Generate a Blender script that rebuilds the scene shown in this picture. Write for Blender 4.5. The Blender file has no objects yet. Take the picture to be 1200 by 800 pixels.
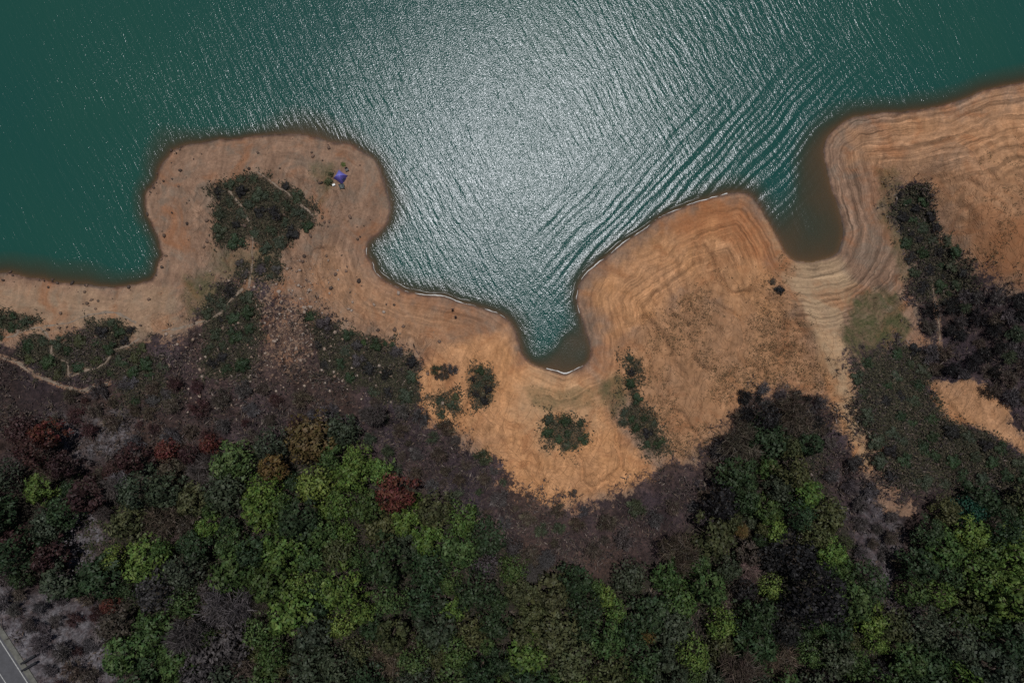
import bpy, bmesh, math, random
import numpy as np
from mathutils import Vector, Matrix

R = math.radians
random.seed(11)
rng = np.random.default_rng(11)
scene = bpy.context.scene
C = scene.collection

# ------------------------------------------------------------------ camera, sky, sun, exposure
H = 138.0                      # flying height of the camera above the water (m)
F = 811.0                      # focal length in photograph pixels (1200 wide)
S = H / F                      # metres per photograph pixel at water level
cam = bpy.data.cameras.new('camera')
cam.sensor_width = 36.0
cam.lens = 36.0 * F / 1200.0
cam.clip_start = 1.0
cam.clip_end = 5000.0
camo = bpy.data.objects.new('camera', cam)
camo.location = (0, 0, H)
C.objects.link(camo)
scene.camera = camo

SUN_DIR = Vector((0.012, 0.262, 0.965)).normalized()     # towards the sun: high, beyond the lake
elev = math.asin(SUN_DIR.z)
azim = math.atan2(SUN_DIR.x, SUN_DIR.y)
world = bpy.data.worlds.new('World')
scene.world = world
world.use_nodes = True
wn = world.node_tree.nodes
wl = world.node_tree.links
wn.clear()
wo = wn.new('ShaderNodeOutputWorld')
bg = wn.new('ShaderNodeBackground')
sky = wn.new('ShaderNodeTexSky')
sky.sky_type = 'NISHITA'
sky.sun_disc = False
sky.sun_elevation = elev
sky.sun_rotation = azim
sky.altitude = 200
bg.inputs['Strength'].default_value = 0.05
wl.new(sky.outputs[0], bg.inputs[0])
wl.new(bg.outputs[0], wo.inputs[0])
sun = bpy.data.lights.new('sun', 'SUN')
sun.energy = 3.8
sun.angle = R(0.53)
sun.color = (1.0, 0.972, 0.93)
suno = bpy.data.objects.new('sun', sun)
suno.rotation_euler = SUN_DIR.to_track_quat('Z', 'Y').to_euler()
suno.location = (0, 60, 200)
C.objects.link(suno)
scene.view_settings.view_transform = 'Standard'
scene.view_settings.look = 'None'
scene.view_settings.exposure = 0.0
scene.view_settings.gamma = 1.0
scene.cycles.use_denoising = False
scene.cycles.max_bounces = 6
scene.cycles.transparent_max_bounces = 8

# ------------------------------------------------------------------ helpers
def tag(o, label=None, cat=None, group=None, kind=None):
    if label: o['label'] = label
    if cat: o['category'] = cat
    if group: o['group'] = group
    if kind: o['kind'] = kind
    return o

def empty(name, loc=(0, 0, 0), rz=0.0, sc=1.0):
    o = bpy.data.objects.new(name, None)
    o.empty_display_size = 0.3
    o.location = loc
    o.rotation_euler = (0, 0, rz)
    o.scale = (sc, sc, sc) if not hasattr(sc, '__len__') else sc
    C.objects.link(o)
    return o

def mesh_from(name, verts, faces, mat=None, smooth=False):
    me = bpy.data.meshes.new(name)
    me.from_pydata([tuple(v) for v in verts], [], faces)
    if mat: me.materials.append(mat)
    if smooth: me.polygons.foreach_set('use_smooth', [True] * len(me.polygons))
    me.update()
    return me

def quads_mesh(name, verts, quads, mat=None, smooth=False):
    """fast numpy path; verts (n,3), quads (m,k)"""
    me = bpy.data.meshes.new(name)
    verts = np.ascontiguousarray(verts, dtype=np.float32)
    quads = np.ascontiguousarray(quads, dtype=np.int32)
    m, k = quads.shape
    me.vertices.add(len(verts)); me.vertices.foreach_set('co', verts.ravel())
    me.loops.add(m * k); me.loops.foreach_set('vertex_index', quads.ravel())
    me.polygons.add(m)
    me.polygons.foreach_set('loop_start', np.arange(m, dtype=np.int32) * k)
    if smooth: me.polygons.foreach_set('use_smooth', np.ones(m, dtype=bool))
    if mat: me.materials.append(mat)
    me.update(calc_edges=True)
    return me

def obj(name, me, parent=None, loc=None):
    o = bpy.data.objects.new(name, me)
    C.objects.link(o)
    if parent: o.parent = parent
    if loc is not None: o.location = loc
    return o

def bm_obj(name, bm, mat, parent=None, smooth=False):
    me = bpy.data.meshes.new(name)
    bm.to_mesh(me); bm.free()
    me.materials.append(mat)
    if smooth: me.polygons.foreach_set('use_smooth', [True] * len(me.polygons))
    return obj(name, me, parent)

def bm_box(bm, c, s, rot=None, bevel=0.0):
    g = bmesh.ops.create_cube(bm, size=1.0)
    vs = g['verts']
    for v in vs: v.co = Vector((v.co.x * s[0], v.co.y * s[1], v.co.z * s[2]))
    if bevel > 0:
        es = list({e for v in vs for e in v.link_edges})
        r = bmesh.ops.bevel(bm, geom=es, offset=bevel, segments=2, affect='EDGES', profile=0.5)
        vs = list({v for f in r['faces'] for v in f.verts} | {v for v in vs if v.is_valid})
    for v in vs:
        p = v.co.copy()
        if rot is not None: p = rot @ p
        v.co = p + Vector(c)

def bm_tube(bm, pts, radii, seg=6, cap=True):
    rings = []
    pts = [Vector(p) for p in pts]
    for i, p in enumerate(pts):
        d = (pts[min(i + 1, len(pts) - 1)] - pts[max(i - 1, 0)])
        if d.length < 1e-6: d = Vector((0, 0, 1))
        d.normalize()
        a = d.cross(Vector((0.31, 0.94, 0.1))); a.normalize()
        b = d.cross(a)
        rings.append([bm.verts.new(p + (a * math.cos(t) + b * math.sin(t)) * radii[i])
                      for t in [2 * math.pi * k / seg for k in range(seg)]])
    for i in range(len(rings) - 1):
        for k in range(seg):
            bm.faces.new((rings[i][k], rings[i][(k + 1) % seg], rings[i + 1][(k + 1) % seg], rings[i + 1][k]))
    if cap:
        bm.faces.new(rings[0][::-1]); bm.faces.new(rings[-1])

# value noise / fbm in numpy
def vnoise(x, y, seed=0):
    xi = np.floor(x).astype(np.int64); yi = np.floor(y).astype(np.int64)
    fx = (x - xi).astype(np.float32); fy = (y - yi).astype(np.float32)
    fx = fx * fx * (3 - 2 * fx); fy = fy * fy * (3 - 2 * fy)
    def h(a, b):
        n = (a * 374761393 + b * 668265263 + seed * 974634777) & 0xFFFFFFFF
        n = ((n ^ (n >> 13)) * 1274126177) & 0xFFFFFFFF
        n = n ^ (n >> 16)
        return (n & 0xFFFF).astype(np.float32) / 65535.0
    v00 = h(xi, yi); v10 = h(xi + 1, yi); v01 = h(xi, yi + 1); v11 = h(xi + 1, yi + 1)
    return (v00 * (1 - fx) + v10 * fx) * (1 - fy) + (v01 * (1 - fx) + v11 * fx) * fy

def fbm(x, y, sc, octv=4, seed=0, gain=0.5):
    s = np.zeros_like(x, dtype=np.float32); a = 1.0; t = 0.0
    for o in range(octv):
        s += a * (vnoise(x / sc + 17.3 * o, y / sc - 9.1 * o, seed + o) * 2 - 1)
        t += a; a *= gain; sc *= 0.5
    return s / t

def smooth01(a, b, x):
    t = np.clip((x - a) / (b - a), 0, 1)
    return t * t * (3 - 2 * t)

# ------------------------------------------------------------------ survey of the shore
def P0(u, v, z=0.0):
    k = (H - z) / F
    return ((u - 600.0) * k, (400.0 - v) * k)

SHORE_PX = [(-9000, 330), (-900, 325), (-300, 300), (-120, 312), (-60, 318), (0, 318), (20, 321), (50, 327), (80, 331), (110, 333), (140, 334), (165, 331),
 (180, 325), (186, 310), (190, 298), (184, 280), (179, 264), (171, 250), (170, 232), (178, 215), (186, 200), (195, 186),
 (205, 176), (225, 168), (250, 164), (290, 161), (330, 157), (365, 159), (390, 165), (415, 172), (432, 181), (444, 195),
 (452, 215), (457, 238), (455, 258), (446, 272), (436, 282), (431, 293), (434, 308), (444, 322), (460, 334), (480, 342),
 (500, 346), (520, 348), (545, 355), (570, 363), (590, 371), (600, 380), (606, 393), (609, 408), (616, 420), (628, 428),
 (645, 433), (660, 437), (675, 433), (688, 425), (692, 412), (688, 395), (682, 375), (677, 360), (676, 345), (680, 330),
 (690, 318), (705, 305), (725, 290), (745, 275), (770, 258), (790, 247), (815, 238), (840, 230), (865, 226), (880, 229),
 (890, 240), (900, 258), (912, 280), (922, 298), (935, 306), (950, 308), (965, 304), (978, 297), (986, 285), (988, 270),
 (984, 250), (978, 230), (971, 210), (967, 190), (966, 172), (972, 158), (985, 146), (1000, 138), (1015, 135), (1040, 132),
 (1070, 130), (1100, 125), (1130, 115), (1160, 104), (1200, 96), (1260, 88), (1400, 60), (1700, 90), (2600, 40), (9000, 60)]

def px_poly0(pts): return np.array([P0(u, v) for u, v in pts])

def catmull(pts, n):
    pts = np.array(pts, dtype=np.float64); out = []
    for i in range(len(pts) - 1):
        p0 = pts[max(i - 1, 0)]; p1 = pts[i]; p2 = pts[i + 1]; p3 = pts[min(i + 2, len(pts) - 1)]
        if abs(p2[0] - p1[0]) > 150 or abs(p1[0] - 600) > 900:
            out.append(p1); continue
        for k in range(n):
            t = k / n
            out.append(0.5 * ((2 * p1) + (-p0 + p2) * t + (2 * p0 - 5 * p1 + 4 * p2 - p3) * t * t + (-p0 + 3 * p1 - 3 * p2 + p3) * t ** 3))
    out.append(pts[-1])
    return np.array(out)

shore_px = catmull(SHORE_PX, 4)
# fine irregularity of the waterline
jn = fbm(shore_px[:, 0], shore_px[:, 1], 14.0, 3, 5)
jm = fbm(shore_px[:, 0] + 500, shore_px[:, 1], 14.0, 3, 6)
rough_l = np.where(shore_px[:, 0] < 440, 4.2, 1.8)
shore_px[:, 0] += jn * rough_l; shore_px[:, 1] += jm * rough_l
shore = np.stack([(shore_px[:, 0] - 600) * S, (400 - shore_px[:, 1]) * S], 1)

def seg_dist(X, Y, poly):
    """distance from the points to an open polyline"""
    X = X.astype(np.float32); Y = Y.astype(np.float32)
    best = np.full(X.shape, 1e12, dtype=np.float32)
    for a, b in zip(poly[:-1], poly[1:]):
        ax, ay = np.float32(a[0]), np.float32(a[1])
        dx, dy = np.float32(b[0] - a[0]), np.float32(b[1] - a[1])
        L = dx * dx + dy * dy + np.float32(1e-9)
        t = ((X - ax) * dx + (Y - ay) * dy) / L
        np.clip(t, 0, 1, out=t)
        ex = X - (ax + t * dx); ey = Y - (ay + t * dy)
        np.minimum(best, ex * ex + ey * ey, out=best)
    return np.sqrt(best)

def inside(X, Y, poly):
    res = np.zeros(X.shape, dtype=bool)
    n = len(poly)
    for i in range(n):
        x1, y1 = poly[i]; x2, y2 = poly[(i + 1) % n]
        if y1 == y2: continue
        c = ((y1 > Y) != (y2 > Y)) & (X < (x2 - x1) * (Y - y1) / (y2 - y1) + x1)
        res ^= c
    return res

# ------------------------------------------------------------------ terrain grid
def axis(lo, hi, step, far):
    inner = np.arange(lo, hi + step * 0.5, step)
    out = []; s = step; p = 0.0
    while p < far:
        s *= 1.22; p += s; out.append(p)
    out = np.array(out)
    return np.concatenate([(lo - out)[::-1], inner, hi + out])

gx = axis(-122, 122, 0.33, 900)
gy = axis(-96, 78, 0.33, 900)
GX, GY = np.meshgrid(gx, gy)
land_poly = np.vstack([shore, [[3000, -3000], [-3000, -3000]]])
D = seg_dist(GX, GY, shore)
D = np.where(inside(GX, GY, land_poly), D, -D)         # >0 on land

def blur(A, n):
    for _ in range(n):
        A = (np.pad(A, ((1, 1), (0, 0)), 'edge')[:-2] + 2 * A + np.pad(A, ((1, 1), (0, 0)), 'edge')[2:]) / 4
        A = (np.pad(A, ((0, 0), (1, 1)), 'edge')[:, :-2] + 2 * A + np.pad(A, ((0, 0), (1, 1)), 'edge')[:, 2:]) / 4
    return A

Dp = np.maximum(D, 0)
Ds = blur(Dp, 60)
w = smooth01(1.5, 7.0, Dp)
Di = Dp * (1 - w) + Ds * w
Zl = 0.10 * Di + 0.0024 * np.minimum(Di, 85) ** 2 + 0.16 * np.maximum(Di - 85, 0) * np.exp(-np.maximum(Di - 85, 0) / 300)
crest = seg_dist(GX, GY, px_poly0([(875, 262), (905, 310), (940, 372), (975, 425), (1000, 490), (1025, 570)]))
crest2 = seg_dist(GX, GY, px_poly0([(1100, 190), (1150, 250), (1200, 330), (1300, 420)]))
hollow = seg_dist(GX, GY, px_poly0([(1062, 240), (1085, 290), (1095, 360), (1075, 440)]))
up = smooth01(2.5, 12, Di)
Zl = Zl + up * (4.8 * np.exp(-(crest / 6.0) ** 2) + 4.5 * np.exp(-(crest2 / 9) ** 2) - 3.6 * np.exp(-(hollow / 6) ** 2) * smooth01(8, 16, Di))
rough = smooth01(2, 25, Di)
Zl = Zl + rough * (1.3 * fbm(GX, GY, 22, 4, 1) + 0.22 * fbm(GX, GY, 3.0, 3, 2)) + 0.05 * smooth01(0.3, 4, Di) * fbm(GX, GY, 1.6, 2, 3)
# runnels washed down the bare slopes
run = np.abs(fbm(GX * 1.0, GY * 0.55, 3.2, 3, 8))
Zl = Zl - 0.34 * smooth01(3, 9, Di) * smooth01(0.09, 0.0, run)
gul = np.abs(fbm(GX * 0.9 + 0.35 * GY, GY * 0.5 - 0.2 * GX, 7.5, 3, 61))
Zl = Zl - 0.75 * smooth01(4, 11, Di) * smooth01(0.13, 0.0, gul)
Zl = np.maximum(Zl, 0.012 + 0.05 * Dp)
# old strand lines: small steps that follow the falling water level
warp = fbm(GX, GY, 9, 3, 21) * 0.9
strand_env = smooth01(0.2, 1.2, Dp) * (1 - smooth01(13, 22, Dp))
Zl = Zl + 0.022 * strand_env * np.sin(2 * np.pi * (Dp + warp) / 1.35) + 0.02 * strand_env * np.sin(2 * np.pi * (Dp + 0.6 * warp) / 0.72 + 1)
# lake bed
bay = np.maximum(smooth01(11, 3, seg_dist(GX, GY, px_poly0([(965, 200), (955, 250), (945, 290)]))),
                 smooth01(6, 1, seg_dist(GX, GY, px_poly0([(668, 405), (655, 430)]))))
Dn = np.maximum(-D, 0)
slope = (0.27 + 0.20 * fbm(GX, GY, 14, 2, 41)) * (1 - bay) + 0.042 * bay
Zb = -(slope * Dn + 0.02 + 0.05 * smooth01(0, 1, Dn)) - 0.06 * fbm(GX, GY, 4, 3, 14) * smooth01(0, 3, Dn)
Zb = np.maximum(Zb, -9 - 0.5 * fbm(GX, GY, 30, 2, 4))
Z = np.where(D > 0, Zl, np.minimum(Zb, -0.012))

# the road shelf in the south-west corner
ROAD_Z = 19.0
ra = np.array(P0(2, 752, ROAD_Z)); rb = np.array(P0(33, 800, ROAD_Z))
rd = (rb - ra) / np.linalg.norm(rb - ra)                 # along the white edge line, heading down the picture
rn = np.array([-rd[1], rd[0]])                           # towards the hillside
def road_xy(s, t): return ra + rd * s + rn * t           # s along, t across (0 at the edge line, + hillside)
RS = (GX - ra[0]) * rd[0] + (GY - ra[1]) * rd[1]
RT = (GX - ra[0]) * rn[0] + (GY - ra[1]) * rn[1]
near = smooth01(9, 0, np.abs(RT + 2.4) - 4.2) * smooth01(400, 250, np.abs(RS))
Z = Z * (1 - near) + (ROAD_Z - 0.05) * near

def sample(G, x, y):
    x = np.atleast_1d(np.asarray(x, dtype=np.float64)); y = np.atleast_1d(np.asarray(y, dtype=np.float64))
    i = np.clip(np.searchsorted(gx, x) - 1, 0, len(gx) - 2); j = np.clip(np.searchsorted(gy, y) - 1, 0, len(gy) - 2)
    fx = np.clip((x - gx[i]) / (gx[i + 1] - gx[i]), 0, 1); fy = np.clip((y - gy[j]) / (gy[j + 1] - gy[j]), 0, 1)
    return (G[j, i] * (1 - fx) + G[j, i + 1] * fx) * (1 - fy) + (G[j + 1, i] * (1 - fx) + G[j + 1, i + 1] * fx) * fy

def ground(x, y): return float(sample(Z, x, y)[0])

def at(u, v):
    """the point on the ground that the photograph shows at (u, v)"""
    z = 0.0
    for _ in range(8):
        x, y = P0(u, v, z)
        z = max(ground(x, y), 0.0)
    return Vector((x, y, z))

def at_many(u, v):
    z = np.zeros(len(u))
    for _ in range(8):
        k = (H - z) / F
        x = (u - 600) * k; y = (400 - v) * k
        z = np.maximum(sample(Z, x, y), 0)
    return x, y, z

def wpoly(pts): return np.array([at(u, v)[:2] for u, v in pts])

# ------------------------------------------------------------------ ground cover masks
edge_n = fbm(GX, GY, 5.0, 4, 31) + 0.45 * fbm(GX, GY, 1.1, 2, 32)
def mask(pts, feather=1.6, ragged=1.6):
    p = wpoly(pts)
    x0, y0 = p.min(0) - 12; x1, y1 = p.max(0) + 12
    i0, i1 = np.searchsorted(gx, [x0, x1]); j0, j1 = np.searchsorted(gy, [y0, y1])
    sx, sy = GX[j0:j1, i0:i1], GY[j0:j1, i0:i1]
    d = seg_dist(sx, sy, np.vstack([p, p[:1]]))
    d = np.where(inside(sx, sy, p), d, -d) + ragged * edge_n[j0:j1, i0:i1]
    m = np.zeros(GX.shape, dtype=np.float32)
    m[j0:j1, i0:i1] = smooth01(-feather, feather, d)
    return m

BURNT = [(-7000, 420), (-400, 410), (-60, 405), (0, 398), (60, 398), (110, 392), (150, 402), (215, 392), (235, 352), (262, 335), (300, 318), (330, 335), (360, 362),
 (400, 387), (450, 404), (497, 425), (485, 455), (490, 492), (545, 514), (575, 547), (605, 584), (655, 594), (730, 574), (768, 562),
 (800, 545), (850, 500), (880, 465), (920, 450), (960, 462), (985, 502), (1008, 548), (1040, 600), (1052, 600), (1022, 545), (1003, 480), (992, 420), (1040, 412),
 (1075, 395), (1068, 340), (1050, 270), (1048, 222), (1075, 222), (1105, 265), (1130, 310), (1160, 330), (1200, 335), (1500, 345), (7000, 345),
 (7000, 6000), (-7000, 6000)]
m_burnt = mask(BURNT, 3.2, 3.6)
bare = [(1085, 445), (1140, 445), (1175, 470), (1187, 500), (1210, 518), (1206, 535), (1150, 503), (1110, 492), (1092, 466)]
m_bare = mask(bare, 1.0, 1.6)
m_burnt *= (1 - m_bare)
m_stony = mask([(280, 330), (345, 325), (372, 365), (375, 420), (340, 450), (300, 440), (305, 385), (270, 375)], 4, 3)
m_burnt *= (1 - 0.45 * m_stony)
m_orange = np.maximum.reduce([
    mask([(480, 440), (520, 400), (590, 385), (610, 425), (650, 440), (690, 435), (720, 490), (768, 562), (730, 576), (655, 596), (605, 586), (575, 548), (550, 514), (487, 492)], 2.0, 1.5),
    mask([(955, 380), (985, 398), (997, 440), (1006, 490), (1024, 552), (1003, 545), (985, 502), (962, 440)], 0.8, 0.6),
    0.85 * mask([(688, 345), (745, 285), (800, 252), (870, 234), (895, 275), (915, 330), (930, 390), (860, 370), (800, 350), (720, 400)], 2.5, 3),
    0.55 * mask([(985, 150), (1100, 130), (1260, 90), (1260, 345), (1130, 305), (1090, 240), (1050, 205), (1000, 190)], 3, 3),
    0.75 * m_bare, 0.6 * mask([(700, 440), (740, 380), (800, 345), (915, 310), (960, 410), (985, 500), (920, 450), (850, 500), (800, 547), (775, 510)], 4, 3),
    0.35 * mask([(380, 290), (440, 335), (520, 360), (595, 385), (500, 420), (400, 370), (350, 320)], 3, 2)])
m_pale = np.maximum.reduce([mask([(893, 248), (925, 302), (985, 302), (1000, 335), (985, 392), (1000, 450), (1022, 545), (1012, 548), (975, 450), (950, 390), (912, 320)], 1.2, 1.5),
    0.35 * mask([(-60, 330), (150, 345), (200, 340), (215, 385), (150, 398), (-60, 385)], 2, 2), 0.5 * mask([(620, 430), (700, 440), (710, 500), (640, 530), (600, 480)], 2, 2)])
m_clay = np.maximum.reduce([0.9 * mask([(770, 262), (815, 242), (868, 230), (888, 250), (918, 300), (930, 325), (895, 320), (850, 285), (800, 290)], 2, 3),
    0.8 * mask([(1140, 275), (1210, 235), (1210, 335), (1160, 325)], 2, 3), 0.5 * mask([(430, 262), (445, 320), (520, 352), (590, 378), (560, 385), (470, 352), (425, 300)], 1.5, 2)])
m_grass = np.maximum.reduce([
    0.85 * mask([(1002, 350), (1045, 338), (1070, 385), (1055, 418), (1005, 420), (988, 395)], 1.2, 2.2),
    0.7 * mask([(700, 452), (728, 440), (738, 470), (718, 492)], 1.0, 1.5),
    0.55 * mask([(366, 196), (392, 190), (396, 225), (375, 235)], 1.0, 1.5),
    0.7 * mask([(215, 325), (250, 318), (262, 345), (245, 375), (220, 372)], 1.2, 1.8),
    0.5 * mask([(250, 290), (320, 290), (330, 330), (290, 335), (250, 320)], 1.5, 1.8),
    0.6 * mask([(1030, 200), (1055, 200), (1062, 260), (1070, 330), (1052, 330), (1035, 260)], 1.0, 1.5),
    0.5 * mask([(620, 455), (700, 455), (695, 480), (630, 482)], 1.0, 1.5)])
m_stripe = np.maximum.reduce([
    mask([(960, 130), (1260, 80), (1260, 210), (1100, 205), (1020, 190), (1050, 290), (1060, 330), (1050, 400), (930, 390), (900, 310), (985, 300)], 3, 1),
    0.8 * mask([(670, 350), (870, 222), (920, 310), (840, 330), (760, 360), (720, 410), (690, 480), (640, 480), (625, 430), (690, 430)], 3, 1),
    0.55 * mask([(370, 260), (430, 290), (600, 380), (590, 400), (480, 390), (390, 350)], 3, 1), 0.22 * np.ones(GX.shape, dtype=np.float32)])
m_dry2 = mask([(1150, 180), (1215, 160), (1215, 335), (1165, 330), (1145, 290), (1180, 250)], 3, 3)
m_dry = 0.9 * m_dry2 + mask([(760, 400), (800, 345), (850, 320), (915, 310), (935, 380), (962, 410), (985, 500), (960, 462), (920, 450), (880, 465), (850, 500), (800, 547), (775, 510), (755, 450)], 3, 3)
m_ash = np.maximum.reduce([
    mask([(68, 690), (62, 640), (95, 590), (125, 590), (128, 625), (100, 690)], 1.5, 2),
    mask([(-40, 640), (20, 690), (130, 720), (140, 800), (60, 860), (-20, 740)], 2, 2),
    0.8 * mask([(60, 490), (150, 480), (160, 530), (90, 545)], 2, 2),
    0.8 * mask([(1120, 720), (1150, 700), (1165, 770), (1125, 790)], 1.5, 1.5),
    0.6 * mask([(1005, 570), (1050, 600), (1070, 720), (1040, 720), (1010, 640)], 1.5, 1.5)])

# patches of scrub: outline in photograph pixels, bush radius, tones, most bushes in it, kind, packing
THICKETS = [
 ([(252, 222), (275, 210), (310, 208), (343, 220), (364, 246), (360, 268), (338, 282), (318, 294), (292, 286), (262, 290), (254, 268)], 13, ['dark', 'sage', 'char', 'sage'], 36),
 ([(632, 486), (660, 490), (690, 490), (688, 512), (672, 526), (650, 518), (636, 502)], 10, ['dark', 'sage', 'dark'], 12),
 ([(738, 415), (750, 420), (752, 470), (770, 495), (778, 525), (760, 530), (738, 500), (718, 492), (736, 470)], 9, ['dark', 'sage', 'char', 'dark'], 18),
 ([(550, 430), (570, 425), (577, 440), (570, 480), (558, 482), (553, 455)], 8, ['dark', 'char', 'sage'], 10),
 ([(508, 430), (535, 428), (535, 440), (512, 442)], 7, ['sage', 'brown', 'grey'], 5, 'dryshrub'),
 ([(505, 470), (535, 462), (538, 482), (512, 488)], 8, ['sage', 'olive', 'brown'], 6),
 ([(1052, 228), (1078, 225), (1106, 268), (1132, 312), (1135, 335), (1110, 345), (1080, 345), (1070, 320), (1055, 275)], 11, ['char', 'dark', 'char', 'sage'], 40),
 ([(1000, 425), (1045, 415), (1080, 400), (1090, 440), (1100, 490), (1160, 510), (1205, 545), (1205, 600), (1120, 570), (1060, 580), (1030, 540), (1010, 480)], 13, ['dark', 'sage', 'dark', 'sage', 'char'], 60),
 ([(1080, 350), (1135, 345), (1205, 350), (1205, 480), (1180, 470), (1140, 440), (1095, 440)], 11, ['char', 'grey', 'brown', 'char', 'sage'], 36, 'dryshrub'),
 ([(-5, 370), (30, 372), (45, 380), (22, 388), (-5, 396)], 10, ['dark', 'sage'], 7),
 ([(110, 380), (135, 375), (158, 388), (150, 400), (120, 400)], 10, ['dark', 'char', 'sage'], 7),
 ([(25, 395), (70, 395), (130, 405), (165, 400), (170, 440), (120, 440), (60, 440), (20, 415)], 11, ['dark', 'sage', 'olive', 'sage'], 24),
 ([(140, 415), (190, 415), (200, 470), (150, 470)], 11, ['sage', 'dark', 'grey'], 12),
 ([(232, 355), (262, 340), (300, 345), (300, 400), (290, 445), (240, 440), (245, 395)], 12, ['sage', 'dark', 'char', 'sage'], 24),
 ([(362, 370), (395, 385), (450, 405), (492, 425), (485, 470), (420, 460), (380, 430)], 12, ['dark', 'sage', 'char', 'grey'], 26),
 ([(280, 305), (325, 302), (330, 325), (285, 328)], 9, ['sage', 'grey', 'dark'], 8),
 ([(420, 390), (460, 400), (462, 408), (425, 402)], 6, ['dark', 'mid'], 5),
 ([(490, 480), (560, 520), (620, 600), (800, 590), (860, 500), (880, 470), (900, 470), (870, 560), (800, 610), (700, 650), (560, 610), (440, 540), (400, 495), (440, 470)], 12, ['grey', 'brown', 'grey', 'sage', 'brown'], 60, 'dryshrub', 0.95),
 ([(90, 450), (300, 450), (400, 480), (300, 515), (150, 520), (60, 500)], 12, ['grey', 'brown', 'brown', 'maroon'], 36, 'dryshrub', 0.95),
 ([(960, 480), (990, 520), (1060, 620), (1075, 720), (1030, 690), (980, 600)], 10, ['grey', 'grey', 'brown'], 20, 'dryshrub', 0.9),
 ([(875, 450), (930, 455), (965, 470), (960, 500), (930, 480), (870, 500)], 10, ['char', 'grey', 'char'], 14, 'dryshrub', 0.8),
 ([(-5, 640), (25, 690), (108, 700), (122, 765), (105, 808), (62, 808), (48, 770), (-5, 705)], 11, ['grey', 'brown', 'grey', 'maroon'], 22, 'dryshrub', 0.85),
]
m_scrub_shade = np.zeros(GX.shape, dtype=np.float32)
for t_ in THICKETS:
    if len(t_) == 4: m_scrub_shade = np.maximum(m_scrub_shade, mask(t_[0], 2.4, 2.6))
# floor of the wood: fallen leaves, darkened as painted shade between the crowns
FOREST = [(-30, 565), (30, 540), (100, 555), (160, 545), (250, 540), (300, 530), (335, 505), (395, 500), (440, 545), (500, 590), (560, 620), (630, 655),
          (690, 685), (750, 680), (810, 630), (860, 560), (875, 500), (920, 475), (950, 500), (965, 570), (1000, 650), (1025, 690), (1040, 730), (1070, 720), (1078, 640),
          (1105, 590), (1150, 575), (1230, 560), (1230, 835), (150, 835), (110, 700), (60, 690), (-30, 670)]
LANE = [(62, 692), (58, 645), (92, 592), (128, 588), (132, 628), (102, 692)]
m_scrub_shade = np.maximum(m_scrub_shade, 0.95 * mask(FOREST, 2.0, 2.5) * (1 - mask(LANE, 1.5, 2)))
ROUTES = {   # foot trails worn into the slope
 'a': [(-30, 410), (0, 418), (20, 424), (38, 437), (60, 447), (80, 455), (98, 458), (112, 452), (128, 449)],
 'b': [(0, 398), (20, 392), (45, 383), (75, 380), (95, 372), (130, 366), (160, 378)],
 'c': [(20, 392), (26, 372)],
 'd': [(45, 383), (60, 398), (62, 415), (78, 425), (80, 440), (96, 435), (120, 428), (132, 412), (150, 404), (165, 396)],
 'e': [(190, 388), (215, 384), (240, 376), (258, 366), (270, 352), (285, 338)],
 'f': [(290, 338), (294, 318), (296, 298), (295, 272), (288, 252), (280, 238), (268, 222)],
 'g': [(300, 202), (325, 218), (345, 234), (360, 246), (368, 252)],
 'h': [(1092, 322), (1096, 350), (1100, 380), (1102, 412)]}
m_path = np.zeros(GX.shape, dtype=np.float32)
for r in ROUTES.values():
    m_path = np.maximum(m_path, smooth01(0.9, 0.3, seg_dist(GX, GY, wpoly(r))))
m_burnt *= (1 - 0.6 * m_path)

def at_mask(M, x, y): return sample(M, x, y)

# ------------------------------------------------------------------ materials
def new_mat(name):
    m = bpy.data.materials.new(name); m.use_nodes = True
    m.node_tree.nodes.clear()
    return m, m.node_tree.nodes, m.node_tree.links

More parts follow.
